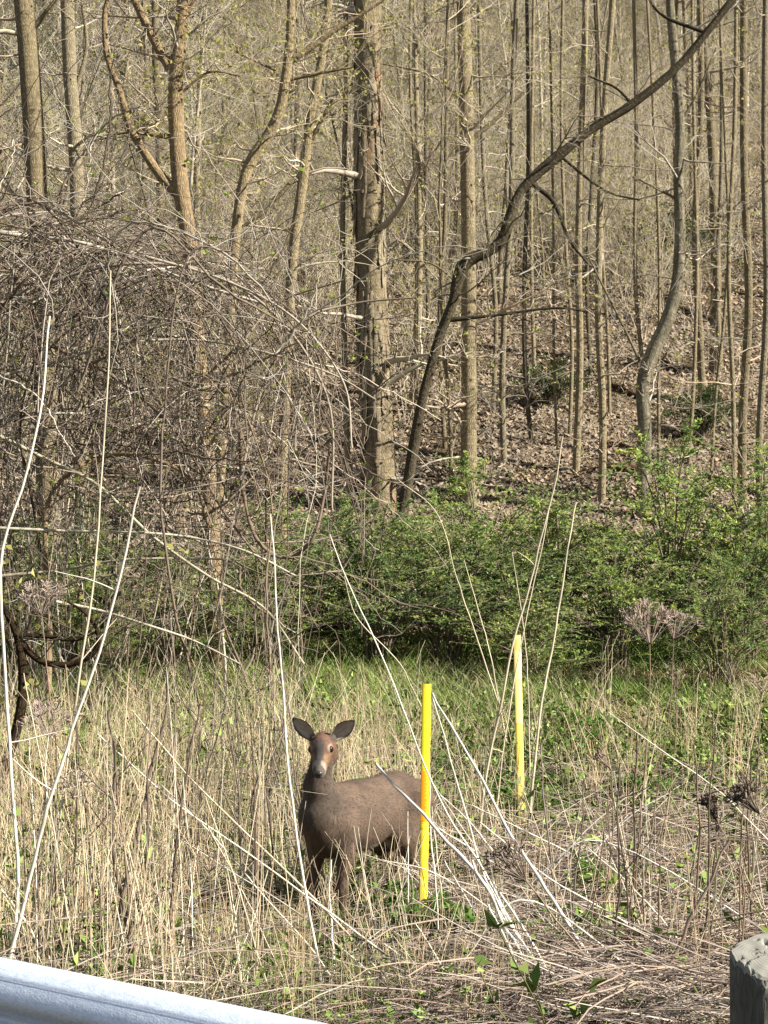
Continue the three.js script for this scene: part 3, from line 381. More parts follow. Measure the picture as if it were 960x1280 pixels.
{
  const G1 = [tuft(1, 16, .32, .0065, .9, straw, .5), tuft(2, 14, .46, .0055, .55, mixed), tuft(3, 20, .42, .007, .9, straw, 1.6)], G2 = [tuft(4, 18, .36, .007, .5, green), tuft(5, 14, .25, .008, .7, green, .4)];
  const scatter = (n, seed, d0, d1, pow, keep, s0, s1) => { R = rng(seed); const m = [], c = []; for (let k = 0; k < n; k++) { const d = lerp(d0, d1, Math.pow(R(), pow)), x = inMeadow(d); if (!railClear(x, d) || R() > keep(x, d)) continue; const s = rr(s0, s1) * lerp(lerp(.9, .6, sstep(-.12, -.07, x / d) * (1 - sstep(.05, .12, x / d))), 1, sstep(8.5, 9.6, d)); m.push(mtx(onGround(x, d), rr(0, 6.283), s, s * rr(.8, 1.25), rr(-.12, .12), rr(-.12, .12))); c.push(tone(.25, .06)); } return [m, c]; };
  const right = (x, d) => sstep(.08, .62, x / d * 8 + .9 * fbm(x * 1.3, d * 1.3, 6.6, 2));                                     // the matted patch beside the stakes
  const strawKeep = (x, d) => clamp(lerp(.26, .45, sstep(9, 11.5, d)) + 2.0 * fbm(x * .8, d * .8, 1.1, 2), .05, 1) * lerp(1 - .9 * right(x, d), .8, sstep(9.8, 11.5, d)) * (1 - .2 * sstep(14, 16, d));
  const greenKeep = (x, d) => clamp(lerp(.52, .36, sstep(9, 11, d)) + 2.4 * fbm(x * .55 + 9, d * .55, 5.1, 2) + .38 * sstep(13, 15.5, d) * (1 - sstep(21.5, 23, d)) * (1 - .5 * sstep(.08, .14, x / d)), 0, 1) * (d < 10.5 ? 1 - .5 * right(x, d) : 1);
  let [m, c] = scatter(7000, 1301, 5.2, 21, .85, strawKeep, .7, 1.2); cover('dry_grass', G1[0], M.dry, m, 'straw coloured dry grass standing over the meadow', 'grass', c);
  [m, c] = scatter(5200, 1302, 5.2, 19, .8, (x, d) => strawKeep(x, d) * (1 - .7 * right(x, d)), .7, 1.25); cover('tall_grass', G1[1], M.dry, m, 'taller mixed dry and green grass around the deer', 'grass', c);
  [m, c] = scatter(4600, 1303, 5.0, 20, .9, (x, d) => .6 * lerp(1 - .75 * right(x, d), 1, sstep(9.8, 11.5, d)), .8, 1.3); cover('flattened_grass', G1[2], M.dry, m, 'flattened pale dry grass lying across the meadow', 'grass', c);
  [m, c] = scatter(7000, 1304, 5.0, 22, .8, greenKeep, .6, 1.2); cover('green_grass', G2[0], M.dry, m, 'fresh green grass growing through the dry grass', 'grass', c);
  [m, c] = scatter(3600, 1305, 5.0, 23, .8, greenKeep, .6, 1.2); cover('short_green_grass', G2[1], M.dry, m, 'short fresh green grass at ground level', 'grass', c);
  // fine dry stems standing in the grass
  { R = rng(1310); const t = new MB(); for (let k = 0; k < 5; k++) { const p = wander(V(rr(-.12, .12), -.02, rr(-.12, .12)), V(rr(-.2, .2), 1, rr(-.2, .2)), rr(.5, 1.15), 5, .06, 0); t.tube(p, (q) => .0026 * (1 - .5 * q), 3, jit(pick([[.50, .42, .29], [.42, .33, .22], [.24, .18, .12]]), .2), { uv: false }); if (R() < .7) for (let j = 0; j < 2; j++) t.tube(wander(p[3 + j], V(rr(-1, 1), .8, rr(-1, 1)), rr(.1, .25), 3, .1, 0), () => .0014, 3, [.4, .32, .21], { uv: false }); } const [a, b] = scatter(1300, 1311, 5.3, 15, .75, (x, d) => 1 - .7 * right(x, d), .7, 1.15); cover('dry_stems', t.geo(), M.stalk, a, 'fine dry weed stems standing in the grass', 'weeds', b); }
  // matted dead stems, in overlapping mats
  { R = rng(1320); const t = new MB(); for (let k = 0; k < 130; k++) { const a = rr(-.8, .8) + (R() < .3 ? 1.5 : 0), p = wander(V(rr(-.55, .55), Math.pow(R(), 1.5) * .26, rr(-.55, .55)), V(Math.cos(a), rr(-.18, .28), Math.sin(a)), rr(.25, .75), 4, .16, -.25); t.tube(p, (q) => (k % 4 ? .0018 : .0032) * (1 - .4 * q), 3, jit(pick([[.22, .165, .13], [.36, .30, .25], [.12, .085, .066], [.17, .122, .095], [.27, .21, .17]]), .35), { uv: false }); } const [a, b] = scatter(1000, 1321, 4.8, 13, .85, (x, d) => .10 + .9 * right(x, d) * (1 - .9 * sstep(9.8, 12, d)), .8, 1.2); instanced('matted_stems', t.geo(), M.stalk, a, 'matted pinkish brown dead stems beside the stakes', 'dead stems', b); }
  // low green herbs
  { R = rng(1330); const t = new MB(); for (let k = 0; k < 5; k++) { const p = wander(V(0, -.01, 0), V(rr(-1, 1), .9, rr(-1, 1)), rr(.12, .34), 4, .2, 0); t.tube(p, () => .0018, 3, [.12, .12, .05], { uv: false }); for (let j = 0; j < 9; j++) { const q = p[Math.floor(rr(1, 5))]; t.leaf(q, V(rr(-1, 1), rr(-.1, .6), rr(-1, 1)).normalize(), V(rr(-1, 1), 0, rr(-1, 1)).normalize(), rr(.025, .055), rr(.016, .034), jit(pick(green), .3)); } } const [a, b] = scatter(3000, 1331, 5.0, 16, .8, (x, d) => clamp(.30 + .3 * right(x, d) + 2.4 * fbm(x * .7 + 3, d * .7 + 8, 3.3, 2), 0, 1), .8, 1.7); cover('green_herbs', t.geo(), M.dry, a, 'low leafy green herbs scattered through the dead stems', 'herbs', b); }
}

// ---------------------------------------------------------------- brambles: arching stems with small green leaves
function bramble(px, py, label, spread, tall, leaves, seed) {
  R = rng(seed); const g = thing('bramble', label, 'bramble', G(px, py)); const lf = new MB();
  for (let k = 0; k < 7; k++) { const a = rr(0, 6.283), s = spread * rr(.5, 1.1), m = new MB(), pts = curve([V(0, -.03, 0), V(Math.cos(a) * s * .3, tall * rr(.5, .9), Math.sin(a) * s * .3), V(Math.cos(a) * s * .8, tall * rr(.6, 1), Math.sin(a) * s * .8), V(Math.cos(a) * s * 1.2, tall * rr(.2, .6), Math.sin(a) * s * 1.2)], 14); m.tube(pts, (t) => .0045 * (1 - .6 * t), 5, jit([.16, .11, .075], .2), { uv: false }); put('stem', m.geo(), M.twig, g);
    for (let j = 0; j < leaves; j++) { const q = pts[Math.floor(rr(2, 14))], d = V(rr(-1, 1), rr(-.2, .6), rr(-1, 1)).normalize(), e = q.clone().addScaledVector(d, rr(.0, .05)); for (let i = 0; i < 3; i++) lf.leaf(e, d.clone().add(V(rr(-.8, .8), rr(-.4, .4), rr(-.8, .8))).normalize(), V(rr(-1, 1), 0, rr(-1, 1)).normalize(), rr(.025, .05), rr(.016, .03), jit([.12, .21, .05], .3)); } }
  put('foliage', lf.geo(), M.leaf, g).userData = { kind: 'stuff' };
}
[[745, 990, 'green bramble with long arching stem in the dry grass right of the tall stake', .5, .62], [575, 1120, 'leafy green bramble at the foot of the shorter stake', .34, .3], [524, 1212, 'low green bramble hiding the foot of the shorter stake', .26, .34], [548, 1225, 'small green bramble just in front of the shorter stake', .22, .3], [600, 1225, 'bushy green bramble below the bundle of pale canes', .3, .3], [665, 1060, 'green bramble covering the foot of the taller stake', .4, .4], [850, 1200, 'low green bramble beside the weathered wooden post', .34, .24], [760, 1180, 'thin green bramble under the crossing canes', .34, .36], [560, 985, 'leafy green bramble behind the deer and the shorter stake', .5, .3], [455, 1200, 'low green bramble in front of the deer', .3, .2], [700, 1230, 'green bramble between the cane bundle and the post', .36, .26], [820, 1040, 'thin bramble under the dark umbel stalks', .4, .34]].forEach(([x, y, l, s, t], k) => bramble(x, y, l, s * 1.1, t * 1.15, 40, 1400 + k));

// ---------------------------------------------------------------- dead stalks
const WHITE = [.56, .51, .43], CREAM = [.45, .385, .28], ASH = [.45, .425, .40], UMBER = [.10, .07, .05], RUST = [.17, .115, .08];
function stalk(poly, w, col, d, label, group, o = {}) {
  R = rng(Math.round(poly[0][0] * 31 + poly[0][1] * 7 + 3));
  const n = poly.length, dt = o.dt ?? rr(-.25, .35), pts = poly.map(([x, y], k) => P(x, y, d + dt * (1 - k / (n - 1)))), e = pts[n - 1], before = pts[n - 2].clone();
  if (o.float !== true) { const dir = e.clone().sub(before).normalize(); if (dir.y > -.15) dir.y = -.5; dir.normalize(); let q = e.clone(), k = 0; while (q.y > H(q.x, q.z) - .04 && k++ < 60) q.addScaledVector(dir, .03); if (k > 1) pts.push(q); }
  const root = pts[pts.length - 1].clone(), g = thing(o.name ?? 'dead_stalk', label, 'stalk', root, group), loc = pts.map((p) => p.clone().sub(root)), m = new MB(), r = w * ppm(d) / 2 * .64, c = curve(loc, 30); for (let k = 1; k < 30; k++) { c[k].x += r * .4 * nz(k * .9, w, 1.3) + r * 1.6 * nz(k * .23, w * 3, 5); c[k].z += r * .4 * nz(k * .9, w, 8.3); }
  m.tube(c, (t) => r * lerp(.5, 1.05, t) * (1 + .12 * nz(t * 37, w, 2)), 7, (t, a, l) => { const k = 1 + .34 * nz(l * 5, a * .4, w) + .22 * nz(l * 38, a, 1) - (Math.cos(l * 37) > .97 ? .3 : 0); return [col[0] * k, col[1] * k, col[2] * k]; }, { cap: true, uv: false, bump: (a, l) => 1 + .3 * sstep(.95, 1, Math.cos(l * 37)) }); put('stem', m.geo(), M.stalk, g);
  if (o.side) { for (let k = 0; k < o.side; k++) { const s = new MB(); const f = Math.floor(rr(1, 22)); s.tube(wander(c[f], V(rr(-1, 1), rr(-.2, 1), rr(-.6, .6)), rr(.12, .4) * (o.sideLen ?? 1), 4, .12, 0), (t) => r * .42 * (1 - .5 * t), 4, col, { uv: false }); put('side_shoot', s.geo(), M.stalk, g); } }
  return { g, tip: c[0], dir: c[0].clone().sub(c[3]).normalize() };
}
const tallPale = 'tall pale stalks before the thicket', cross = 'pale canes leaning across the meadow', bundle = 'bundle of pale canes', dark = 'dark upright stems in the grass', fine = 'fine pale stems';
stalk([[62, 395], [56, 480], [30, 600], [2, 692], [4, 800], [14, 960], [22, 1090], [16, 1210]], 8, WHITE, 6.4, 'thickest tall bleached stalk, bent toward the guardrail beside the thicket', null, { side: 3, sideLen: .7 });
stalk([[138, 338], [134, 480], [125, 640], [112, 760], [98, 850], [84, 960], [66, 1100], [52, 1215]], 6, CREAM, 6.6, 'tallest thin cream stalk rising before the thicket', null, { side: 3, sideLen: .7 });
stalk([[175, 608], [150, 720], [118, 830], [85, 930], [58, 1010], [34, 1110], [6, 1225]], 8.5, WHITE, 6.2, 'stout bleached stalk slanting down to the guardrail', null, { side: 3, sideLen: .7 });
stalk([[338, 645], [345, 740], [353, 860], [362, 980], [380, 1100], [398, 1210], [410, 1285]], 6, WHITE, 6.3, 'bleached upright stalk passing in front of the deer\'s ear');
stalk([[412, 668], [446, 752], [480, 825], [520, 930], [560, 1020], [600, 1080], [650, 1180], [700, 1285]], 4.6, WHITE, 6.5, 'long pale stalk leaning past the shorter stake from the green shrubs');
stalk([[540, 866], [585, 945], [640, 1045], [690, 1125], [745, 1210], [800, 1290]], 8.5, ASH, 6.3, 'ash grey cane slanting down behind the shorter stake top');
stalk([[470, 955], [520, 1010], [570, 1062], [612, 1115], [660, 1190], [715, 1285]], 10, ASH, 6.2, 'grey white cane at the centre of the cane bundle', bundle);
for (const [poly, w] of [[[[600, 1100], [640, 1165], [690, 1240], [725, 1290]], 8], [[[590, 1075], [628, 1150], [672, 1230], [705, 1290]], 6], [[[615, 1100], [665, 1180], [712, 1260], [735, 1295]], 5], [[[610, 1130], [652, 1220], [680, 1290]], 5], [[[604, 1095], [650, 1175], [700, 1235], [752, 1290]], 4]]) stalk(poly, w * 1.5, [.52, .50, .47], 6.1 + w * .02, 'short thick white cane in the bundle that slants to the foot of the bank', bundle);
[[[[122, 918], [215, 1000], [300, 1060], [400, 1132], [480, 1192], [560, 1260]], 5], [[[165, 888], [250, 985], [340, 1072], [420, 1150], [480, 1222], [530, 1290]], 5.5], [[[205, 1035], [290, 1090], [370, 1140], [470, 1225], [520, 1290]], 3.5], [[[0, 1108], [30, 1150], [62, 1200]], 7], [[[200, 980], [262, 1040], [330, 1120], [400, 1200], [455, 1285]], 4], [[[478, 1075], [540, 1090], [630, 1150], [720, 1230], [780, 1290]], 3.5], [[[600, 1028], [690, 1100], [760, 1140], [850, 1196]], 5], [[[735, 1060], [790, 1108], [850, 1178], [905, 1260], [925, 1295]], 4.5], [[[760, 890], [830, 940], [900, 990], [950, 1040]], 3], [[[480, 1180], [540, 1225], [600, 1280]], 6], [[[480, 1225], [520, 1262], [548, 1290]], 5], [[[540, 870], [575, 990], [600, 1080], [625, 1150]], 5], [[[560, 1240], [650, 1120], [690, 1080], [740, 1050]], 3], [[[500, 1280], [580, 1200], [650, 1125]], 4], [[[690, 1290], [720, 1220], [760, 1170]], 3]]
  .forEach(([poly, w], k) => stalk(poly, w, pick([WHITE, CREAM, ASH]), k > 12 ? 6.3 : 6.6, 'thin pale cane leaning diagonally across the grass', cross, { float: false }));
stalk([[703, 545], [690, 620], [665, 720], [642, 800], [622, 900], [606, 980], [596, 1060]], 6, CREAM, 10.3, 'pale stalk leaning against the top of the taller stake', null, { side: 3 });
stalk([[696, 590], [676, 690], [652, 800], [632, 920], [616, 1050]], 3.4, CREAM, 10.5, 'thin cream stalk close beside the one leaning on the taller stake');
stalk([[720, 628], [708, 700], [692, 800], [678, 880], [664, 1000]], 5.5, CREAM, 10.6, 'cream stalk leaning right of the taller stake');
stalk([[640, 690], [655, 790], [660, 860], [662, 960], [658, 1050]], 3, CREAM, 11.6, 'fine cream stem just behind the taller stake');
stalk([[498, 600], [545, 640], [570, 720], [590, 780]], 3, CREAM, 16.5, 'fine arching pale stem over the dark green shrubs');
stalk([[580, 700], [600, 770], [612, 815], [628, 900]], 3, CREAM, 14, 'short fine pale stem before the dark green shrubs');
stalk([[537, 960], [538, 1040], [546, 1120], [548, 1190]], 4, WHITE, 7.2, 'white stem standing close beside the shorter stake');
stalk([[430, 720], [445, 770], [500, 830], [520, 870]], 3, CREAM, 15, 'pale bent twig at the foot of the dark green shrub');
stalk([[414, 1075], [412, 1120], [416, 1180], [420, 1250]], 5, WHITE, 6.8, 'short white stalk between the deer\'s front legs');
for (const [poly, w] of [[[[135, 888], [143, 935], [141, 1000], [142, 1070], [156, 1140], [168, 1228]], 8], [[[214, 820], [206, 890], [186, 980], [168, 1055], [154, 1120]], 9], [[[250, 880], [238, 940], [226, 1010], [215, 1120]], 6], [[[150, 1100], [160, 1150], [167, 1230]], 7], [[[47, 1070], [28, 1150], [5, 1240], [-6, 1290]], 5]]) stalk(poly, w, UMBER, 6.7, 'dark brown woody stem standing among the dry grass by the guardrail', 'dark stems by the guardrail', { side: 2, name: 'dark_woody_stem' });
stalk([[912, 1050], [880, 1115], [845, 1190], [815, 1250], [790, 1310]], 9, [.20, .145, .11], 6.0, 'thick rust brown stem slanting down beside the wooden post', null, { side: 2, name: 'dark_woody_stem' });
for (const [poly, w] of [[[[800, 1000], [803, 1080], [806, 1180], [812, 1290]], 5], [[[825, 1080], [822, 1180], [818, 1290]], 5], [[[760, 1000], [750, 1080], [735, 1180], [728, 1290]], 4], [[[745, 1130], [760, 1200], [775, 1290]], 4], [[[885, 1020], [905, 1065], [925, 1100]], 3]]) stalk(poly, w, RUST, 6.4, 'slim reddish brown weed stem standing in the matted stems', 'reddish weed stems', { side: 2, name: 'dark_woody_stem' });
// many dark thin saplings left of the deer
R = rng(1500); { const spots = []; for (let k = 0; k < 46; k++) spots.push([rr(165, 360), rr(820, 930), rr(-34, 34), rr(1000, 1120), rr(2, 4.4)]); spots.forEach(([x, y, dx, y2, w], k) => stalk([[x, y], [x + dx * .4 + 4, lerp(y, y2, .4)], [x + dx * .8 - 3, lerp(y, y2, .75)], [x + dx, y2]], w, [[.075, .06, .045], [.11, .085, .065], [.15, .12, .09]][k % 3], 9.2 + (k % 7) * .35, 'thin dark bare twig standing in the grass left of the deer', 'dark twigs left of the deer', { side: 3, sideLen: .9, name: 'bare_twig' })); }
// fine pale stems at the near edge
R = rng(1501); { const spots = []; for (let k = 0; k < 96; k++) { const x = k % 5 < 3 ? rr(0, 350) : rr(560, 960); spots.push([x, x < 350 ? rr(830, 1100) : rr(960, 1150), rr(-1, 1) * (k % 3 ? 40 : 110), rr(1180, 1300), rr(1.6, 3.6)]); } spots.forEach(([x, y, dx, y2, w], k) => stalk([[x, y], [x + dx * .5 + 3, lerp(y, y2, .5)], [x + dx, y2]], w, [CREAM, WHITE, [.46, .37, .25]][k % 3], 6.3 + (k % 5) * .15, 'fine pale weed stem at the near edge of the meadow', fine, { side: k % 3 ? 0 : 2, name: 'fine_stem' })); }

R = rng(1502); { const spots = []; for (let k = 0; k < 30; k++) { const x = k < 14 ? rr(20, 330) : rr(600, 940); spots.push([x, k < 14 ? rr(860, 1000) : rr(900, 1090), rr(-30, 30), rr(1150, 1290), rr(3, 6)]); } spots.forEach(([x, y, dx, y2, w], k) => stalk([[x, y], [x + dx * .2 + rr(-8, 8), lerp(y, y2, .3)], [x + dx * .6 + rr(-8, 8), lerp(y, y2, .65)], [x + dx, y2]], w, [UMBER, RUST, [.13, .10, .08]][k % 3], x < 400 ? 6.6 + (k % 4) * .2 : 6.2 + (k % 5) * .25, x < 400 ? 'dark weed stem standing in the tall grass behind the guardrail' : 'dark weed stem standing in the matted stems beyond the post', x < 400 ? 'dark weed stems behind the guardrail' : 'dark weed stems beyond the post', { side: 3, name: 'dark_weed_stem' })); }
R = rng(1503); { const spots = []; for (let k = 0; k < 44; k++) { const x = rr(430, 900), y = rr(980, 1180), s = R() < .7 ? 1 : -1; spots.push([x, y, s * rr(40, 150), rr(60, 170), rr(2, 4.6)]); } spots.forEach(([x, y, dx, dy, w], k) => stalk([[x, y], [x + dx * .5 + rr(-6, 6), y + dy * .5 - rr(0, 10)], [x + dx, y + dy]], w, [WHITE, ASH, CREAM][k % 3], clamp(-G(clamp(x + dx, 0, 959), Math.min(y + dy, 1279)).z, 5.6, 9), 'fallen pale stalk lying at a slant over the matted stems', 'fallen pale stalks over the matted stems', { name: 'fallen_stalk', dt: .1 })); }

R = rng(1504); { const spots = []; for (let k = 0; k < 22; k++) spots.push([rr(375, 560), rr(1000, 1090), rr(-45, 45), rr(1170, 1230), rr(1.8, 3.6)]); spots.forEach(([x, y, dx, y2, w], k) => stalk([[x, y], [x + dx * .5 + rr(-5, 5), lerp(y, y2, .5)], [x + dx, y2]], w, [CREAM, RUST, WHITE, [.30, .24, .16]][k % 4], 7.3 + (k % 4) * .18, 'fine dry stem crossing in front of the deer legs', 'fine stems before the deer', { side: k % 2, name: 'fine_stem' })); }

// dried seed heads: rays fanning from the tip of a stalk
function umbel(poly, w, d, label, size, rays, col, o = {}) {
  const s = stalk(poly, w, o.stem ?? RUST, d, label, o.group, { name: 'dried_umbel', dt: .05, thick: 1 }); R = rng(Math.round(poly[0][0] * 13)); const m = new MB(), dir = o.dir ? o.dir.clone().normalize() : s.dir, R1 = size * ppm(d);
  for (let k = 0; k < rays; k++) { const v = V(rr(-1, 1), rr(-1, 1), rr(-1, 1)).normalize().multiplyScalar(o.open ?? .75).add(dir).normalize(), e = wander(s.tip, v, R1 * rr(.7, 1.1), 4, .06, .12); m.tube(e, (t) => .0013 * (o.thick ?? 1) * (1 - .3 * t), 3, jit(col, .25), { uv: false }); for (let j = 0; j < (o.tips ?? 5); j++) { const q = wander(e[4], V(rr(-1, 1), rr(-1, 1), rr(-1, 1)).normalize().multiplyScalar(.9).add(v), R1 * rr(.12, .3), 2, .05, 0); m.tube(q, (t) => (.001 + .0012 * t) * (o.thick ?? 1), 3, jit(col, .3), { uv: false }); } }
  const h = put('seed_head', m.geo(), M.stalk, s.g); h.userData = {};
}
umbel([[812, 806], [812, 870], [806, 960], [796, 1080], [790, 1200]], 4, 7.0, 'large feathery open seed head on a dark stalk before the shrubs', 46, 40, [.27, .20, .165], { dir: V(0, 1, 0), tips: 8 });
umbel([[842, 800], [838, 880], [826, 960], [812, 1060]], 3, 7.3, 'smaller feathery seed head just beside the large open one', 34, 26, [.28, .21, .175], { dir: V(.35, 1, 0) });
umbel([[52, 770], [60, 850], [72, 960], [66, 1100]], 4, 6.9, 'fluffy pinkish seed head before the looping dark branch', 38, 40, [.30, .235, .20], { dir: V(-.1, 1, 0), tips: 8 });
umbel([[62, 922], [66, 1000], [70, 1100], [66, 1200]], 4, 6.6, 'flat topped pinkish seed head by the slanting white stalk', 40, 40, [.28, .215, .18], { dir: V(0, 1, 0), open: .95, tips: 7 });
umbel([[92, 998], [84, 1080], [78, 1190]], 3, 6.5, 'pale lacy seed head low beside the slanting white stalk', 32, 34, [.32, .27, .22], { dir: V(0, 1, 0), open: 1 });
umbel([[658, 1102], [700, 1155], [750, 1220], [800, 1290]], 6, 6.0, 'dark fan shaped umbel tipping left over the bundle of canes', 54, 34, [.12, .09, .07], { dir: V(-.75, .7, .2), open: .6, tips: 4, thick: 1.5 });
umbel([[898, 1030], [915, 1062], [930, 1110], [925, 1200]], 4, 6.2, 'closed dark brown umbel nodding left above the post', 34, 22, [.085, .06, .045], { dir: V(-.5, 1, 0), open: .3, tips: 5, thick: 1.7 });
umbel([[950, 1018], [968, 1060], [975, 1130]], 5, 6.2, 'dense dark brown umbel leaning left beside the closed one', 40, 30, [.08, .058, .043], { dir: V(-.8, .9, 0), open: .45, tips: 5, thick: 1.7 });
umbel([[764, 962], [766, 1040], [755, 1130], [748, 1220]], 4, 6.9, 'small tight brown seed head on a straight dark stem', 24, 16, [.18, .13, .10], { dir: V(-.7, .8, 0), open: .35, tips: 4, thick: 1.5 });
umbel([[846, 862], [844, 930], [832, 1020], [812, 1100]], 3, 7.6, 'small brown seed head below the feathery pair', 22, 18, [.22, .16, .12], { dir: V(0, 1, 0), open: .7 });
umbel([[952, 868], [948, 940], [944, 1020]], 3, 8.5, 'small tan seed head before the low spreading shrub', 24, 18, [.28, .21, .15], { dir: V(0, 1, 0), open: .7 });
umbel([[262, 1090], [264, 1150], [270, 1240]], 3, 6.6, 'low brown umbel half sunk in the grass by the guardrail', 30, 24, [.28, .21, .16], { dir: V(0, 1, 0), open: .9, tips: 4 });
// a young plant with fresh drooping leaves
{ R = rng(1600); const g = thing('young_plant', 'young plant with drooping bright green leaves among the matted stems', 'plant', G(742, 1170)); const st = new MB(), tip = P(738, 1042, -g.position.z - .1).sub(g.position); const pts = curve([V(0, -.03, 0), tip.clone().multiplyScalar(.5).add(V(.03, 0, 0)), tip], 10); st.tube(pts, () => .004, 5, [.16, .2, .07]); put('stem', st.geo(), M.twig, g); for (const [f, a, l] of [[10, 0, .1], [10, 2.2, .09], [8, 3.4, .08], [6, 5, .07], [5, 1.1, .07], [3, 4, .06]]) { const m = new MB(); m.leaf(pts[f], V(Math.cos(a), -.7, Math.sin(a)).normalize(), V(-Math.sin(a), 0, Math.cos(a)), l, l * .5, [.28, .40, .10]); put('leaf', m.geo(), M.leaf, g); } }

// ---------------------------------------------------------------- marker stakes
function stake(px, top, d, wpx, lean, label, decor) {
  const base = onGround(((px[1] - 480) / FOCAL) * d, d), topP = P(px[0], top, d), g = thing('marker_stake', label, 'stake', base), w = wpx * ppm(d), L = topP.y - base.y + .12;
  const prof = (k, n, t) => { const a = lerp(-1, 1, k / n); return [a * w / 2, .007 * (1 - a * a) + t]; };
  const strip = (y0, y1, off, halfw, name, mat, sag = 0, on = g) => { const n = 8, p = [], uv = [], idx = []; const ring = []; for (let k = 0; k <= n; k++) { const a = lerp(-1, 1, k / n); ring.push([a * w / 2 * halfw, .009 * (1 - a * a * halfw * halfw) + off, k / n]); } if (!sag) for (let k = n; k >= 0; k--) { const a = lerp(-1, 1, k / n); ring.push([a * w / 2 * halfw, .009 * (1 - a * a) - .003, k / n]); }
    const S = ring.length, rows = 9; for (let r = 0; r < rows; r++) for (const [x, z, u] of ring) { p.push(x, lerp(y0, y1, r / (rows - 1)), z); uv.push(u, r / (rows - 1)); } for (let r = 0; r < rows - 1; r++) for (let k = 0; k < (sag ? S - 1 : S); k++) { const a = r * S + k, b = r * S + (k + 1) % S; idx.push(a, b, a + S, b, b + S, a + S); } if (!sag) { const o = (rows - 1) * S; for (let k = 1; k < S - 1; k++) idx.push(o, o + k, o + k + 1); }
    const ge = new THREE.BufferGeometry(); ge.setAttribute('position', new THREE.Float32BufferAttribute(p, 3)); ge.setAttribute('uv', new THREE.Float32BufferAttribute(uv, 2)); ge.setIndex(idx); ge.computeVertexNormals(); return put(name, ge, mat, on); };
  const dir = topP.clone().sub(base); g.rotation.set(0, lean, -Math.atan2(dir.x, dir.y));
  decor(strip, L - .12, w); return g;
}
const yellowTex = tex(64, 512, (u, v) => { const k = .92 + .08 * n32(u * 8, v * 32) - .5 * Math.max(0, n16(u * 4, v * 16) - .62) - (n64(u * 16, v * 64) > .88 ? .22 : 0) - (n128(u * 24, v * 128) > .93 ? .25 : 0); return [k, k, k * (.96 + .04 * n8(u * 8, v * 8))]; }, true);
// printed label: small upright marks too worn to read, set as lines of lettering
function label(W, Hh, bg, marks) { const c = document.createElement('canvas'); c.width = W; c.height = Hh; const x = c.getContext('2d'); x.fillStyle = bg; x.fillRect(0, 0, W, Hh); marks(x); const t = new THREE.CanvasTexture(c); t.colorSpace = THREE.SRGBColorSpace; return t; }
function worn(x, W, Hh, ink, rows, seed, big) { const r = rng(seed); x.fillStyle = ink; for (const [y0, y1, cx, s] of rows) for (let y = y0; y < y1; y += s * 1.25) { const h = s * (.8 + .2 * r()), w = s * (.8 + .5 * r()); x.globalAlpha = .35 + .5 * r(); x.fillRect(cx - w / 2, y, w * .28, h); x.fillRect(cx - w / 2, y + h * (r() < .5 ? 0 : .4), w, h * .22); if (r() < .6) x.fillRect(cx + w / 2 - w * .28, y, w * .28, h); } x.globalAlpha = 1; }
{
  const yel = std({ color: new THREE.Color(.80, .62, .035), map: yellowTex, roughness: .42 });
  stake([534, 527], 855, 7.9, 11.6, .35, 'shorter yellow marker stake with orange label standing before the deer\'s rump', (strip, L) => {
    const body = strip(-.12, L, 0, 1, 'stake_body', yel);
    const ink = label(64, 512, '#e4d423', (x) => { worn(x, 64, 512, '#4b4a12', [[30, 190, 34, 11], [220, 300, 34, 13], [330, 500, 34, 8]], 5); });
    strip(L - .42, L - .02, .0012, .9, 'printed_text', std({ map: ink, roughness: .45 }), 1, body);
    const org = label(64, 256, '#f09a12', (x) => { worn(x, 64, 256, '#c96a08', [[20, 236, 32, 16]], 9); });
    strip(L - .68, L - .43, .0014, .96, 'orange_label', std({ map: org, roughness: .45 }), 1, body);
  });
  stake([646, 651], 794, 11.2, 10, .3, 'taller pale yellow marker stake with red lettering behind the cane bundle', (strip, L) => {
    const body = strip(-.12, L, 0, 1, 'stake_body', std({ color: new THREE.Color(.82, .66, .13), map: yellowTex, roughness: .42 }));
    const red = label(64, 512, '#f3dc8e', (x) => { x.fillStyle = '#e9bb62'; x.fillRect(8, 10, 48, 70); worn(x, 64, 512, '#cf5a2c', [[250, 300, 36, 20], [310, 500, 34, 16]], 15); worn(x, 64, 512, '#dd8a50', [[20, 76, 30, 14]], 16); });
    strip(L - .62, L - .01, .0014, .92, 'printed_text', std({ map: red, roughness: .45 }), 1, body);
  });
}

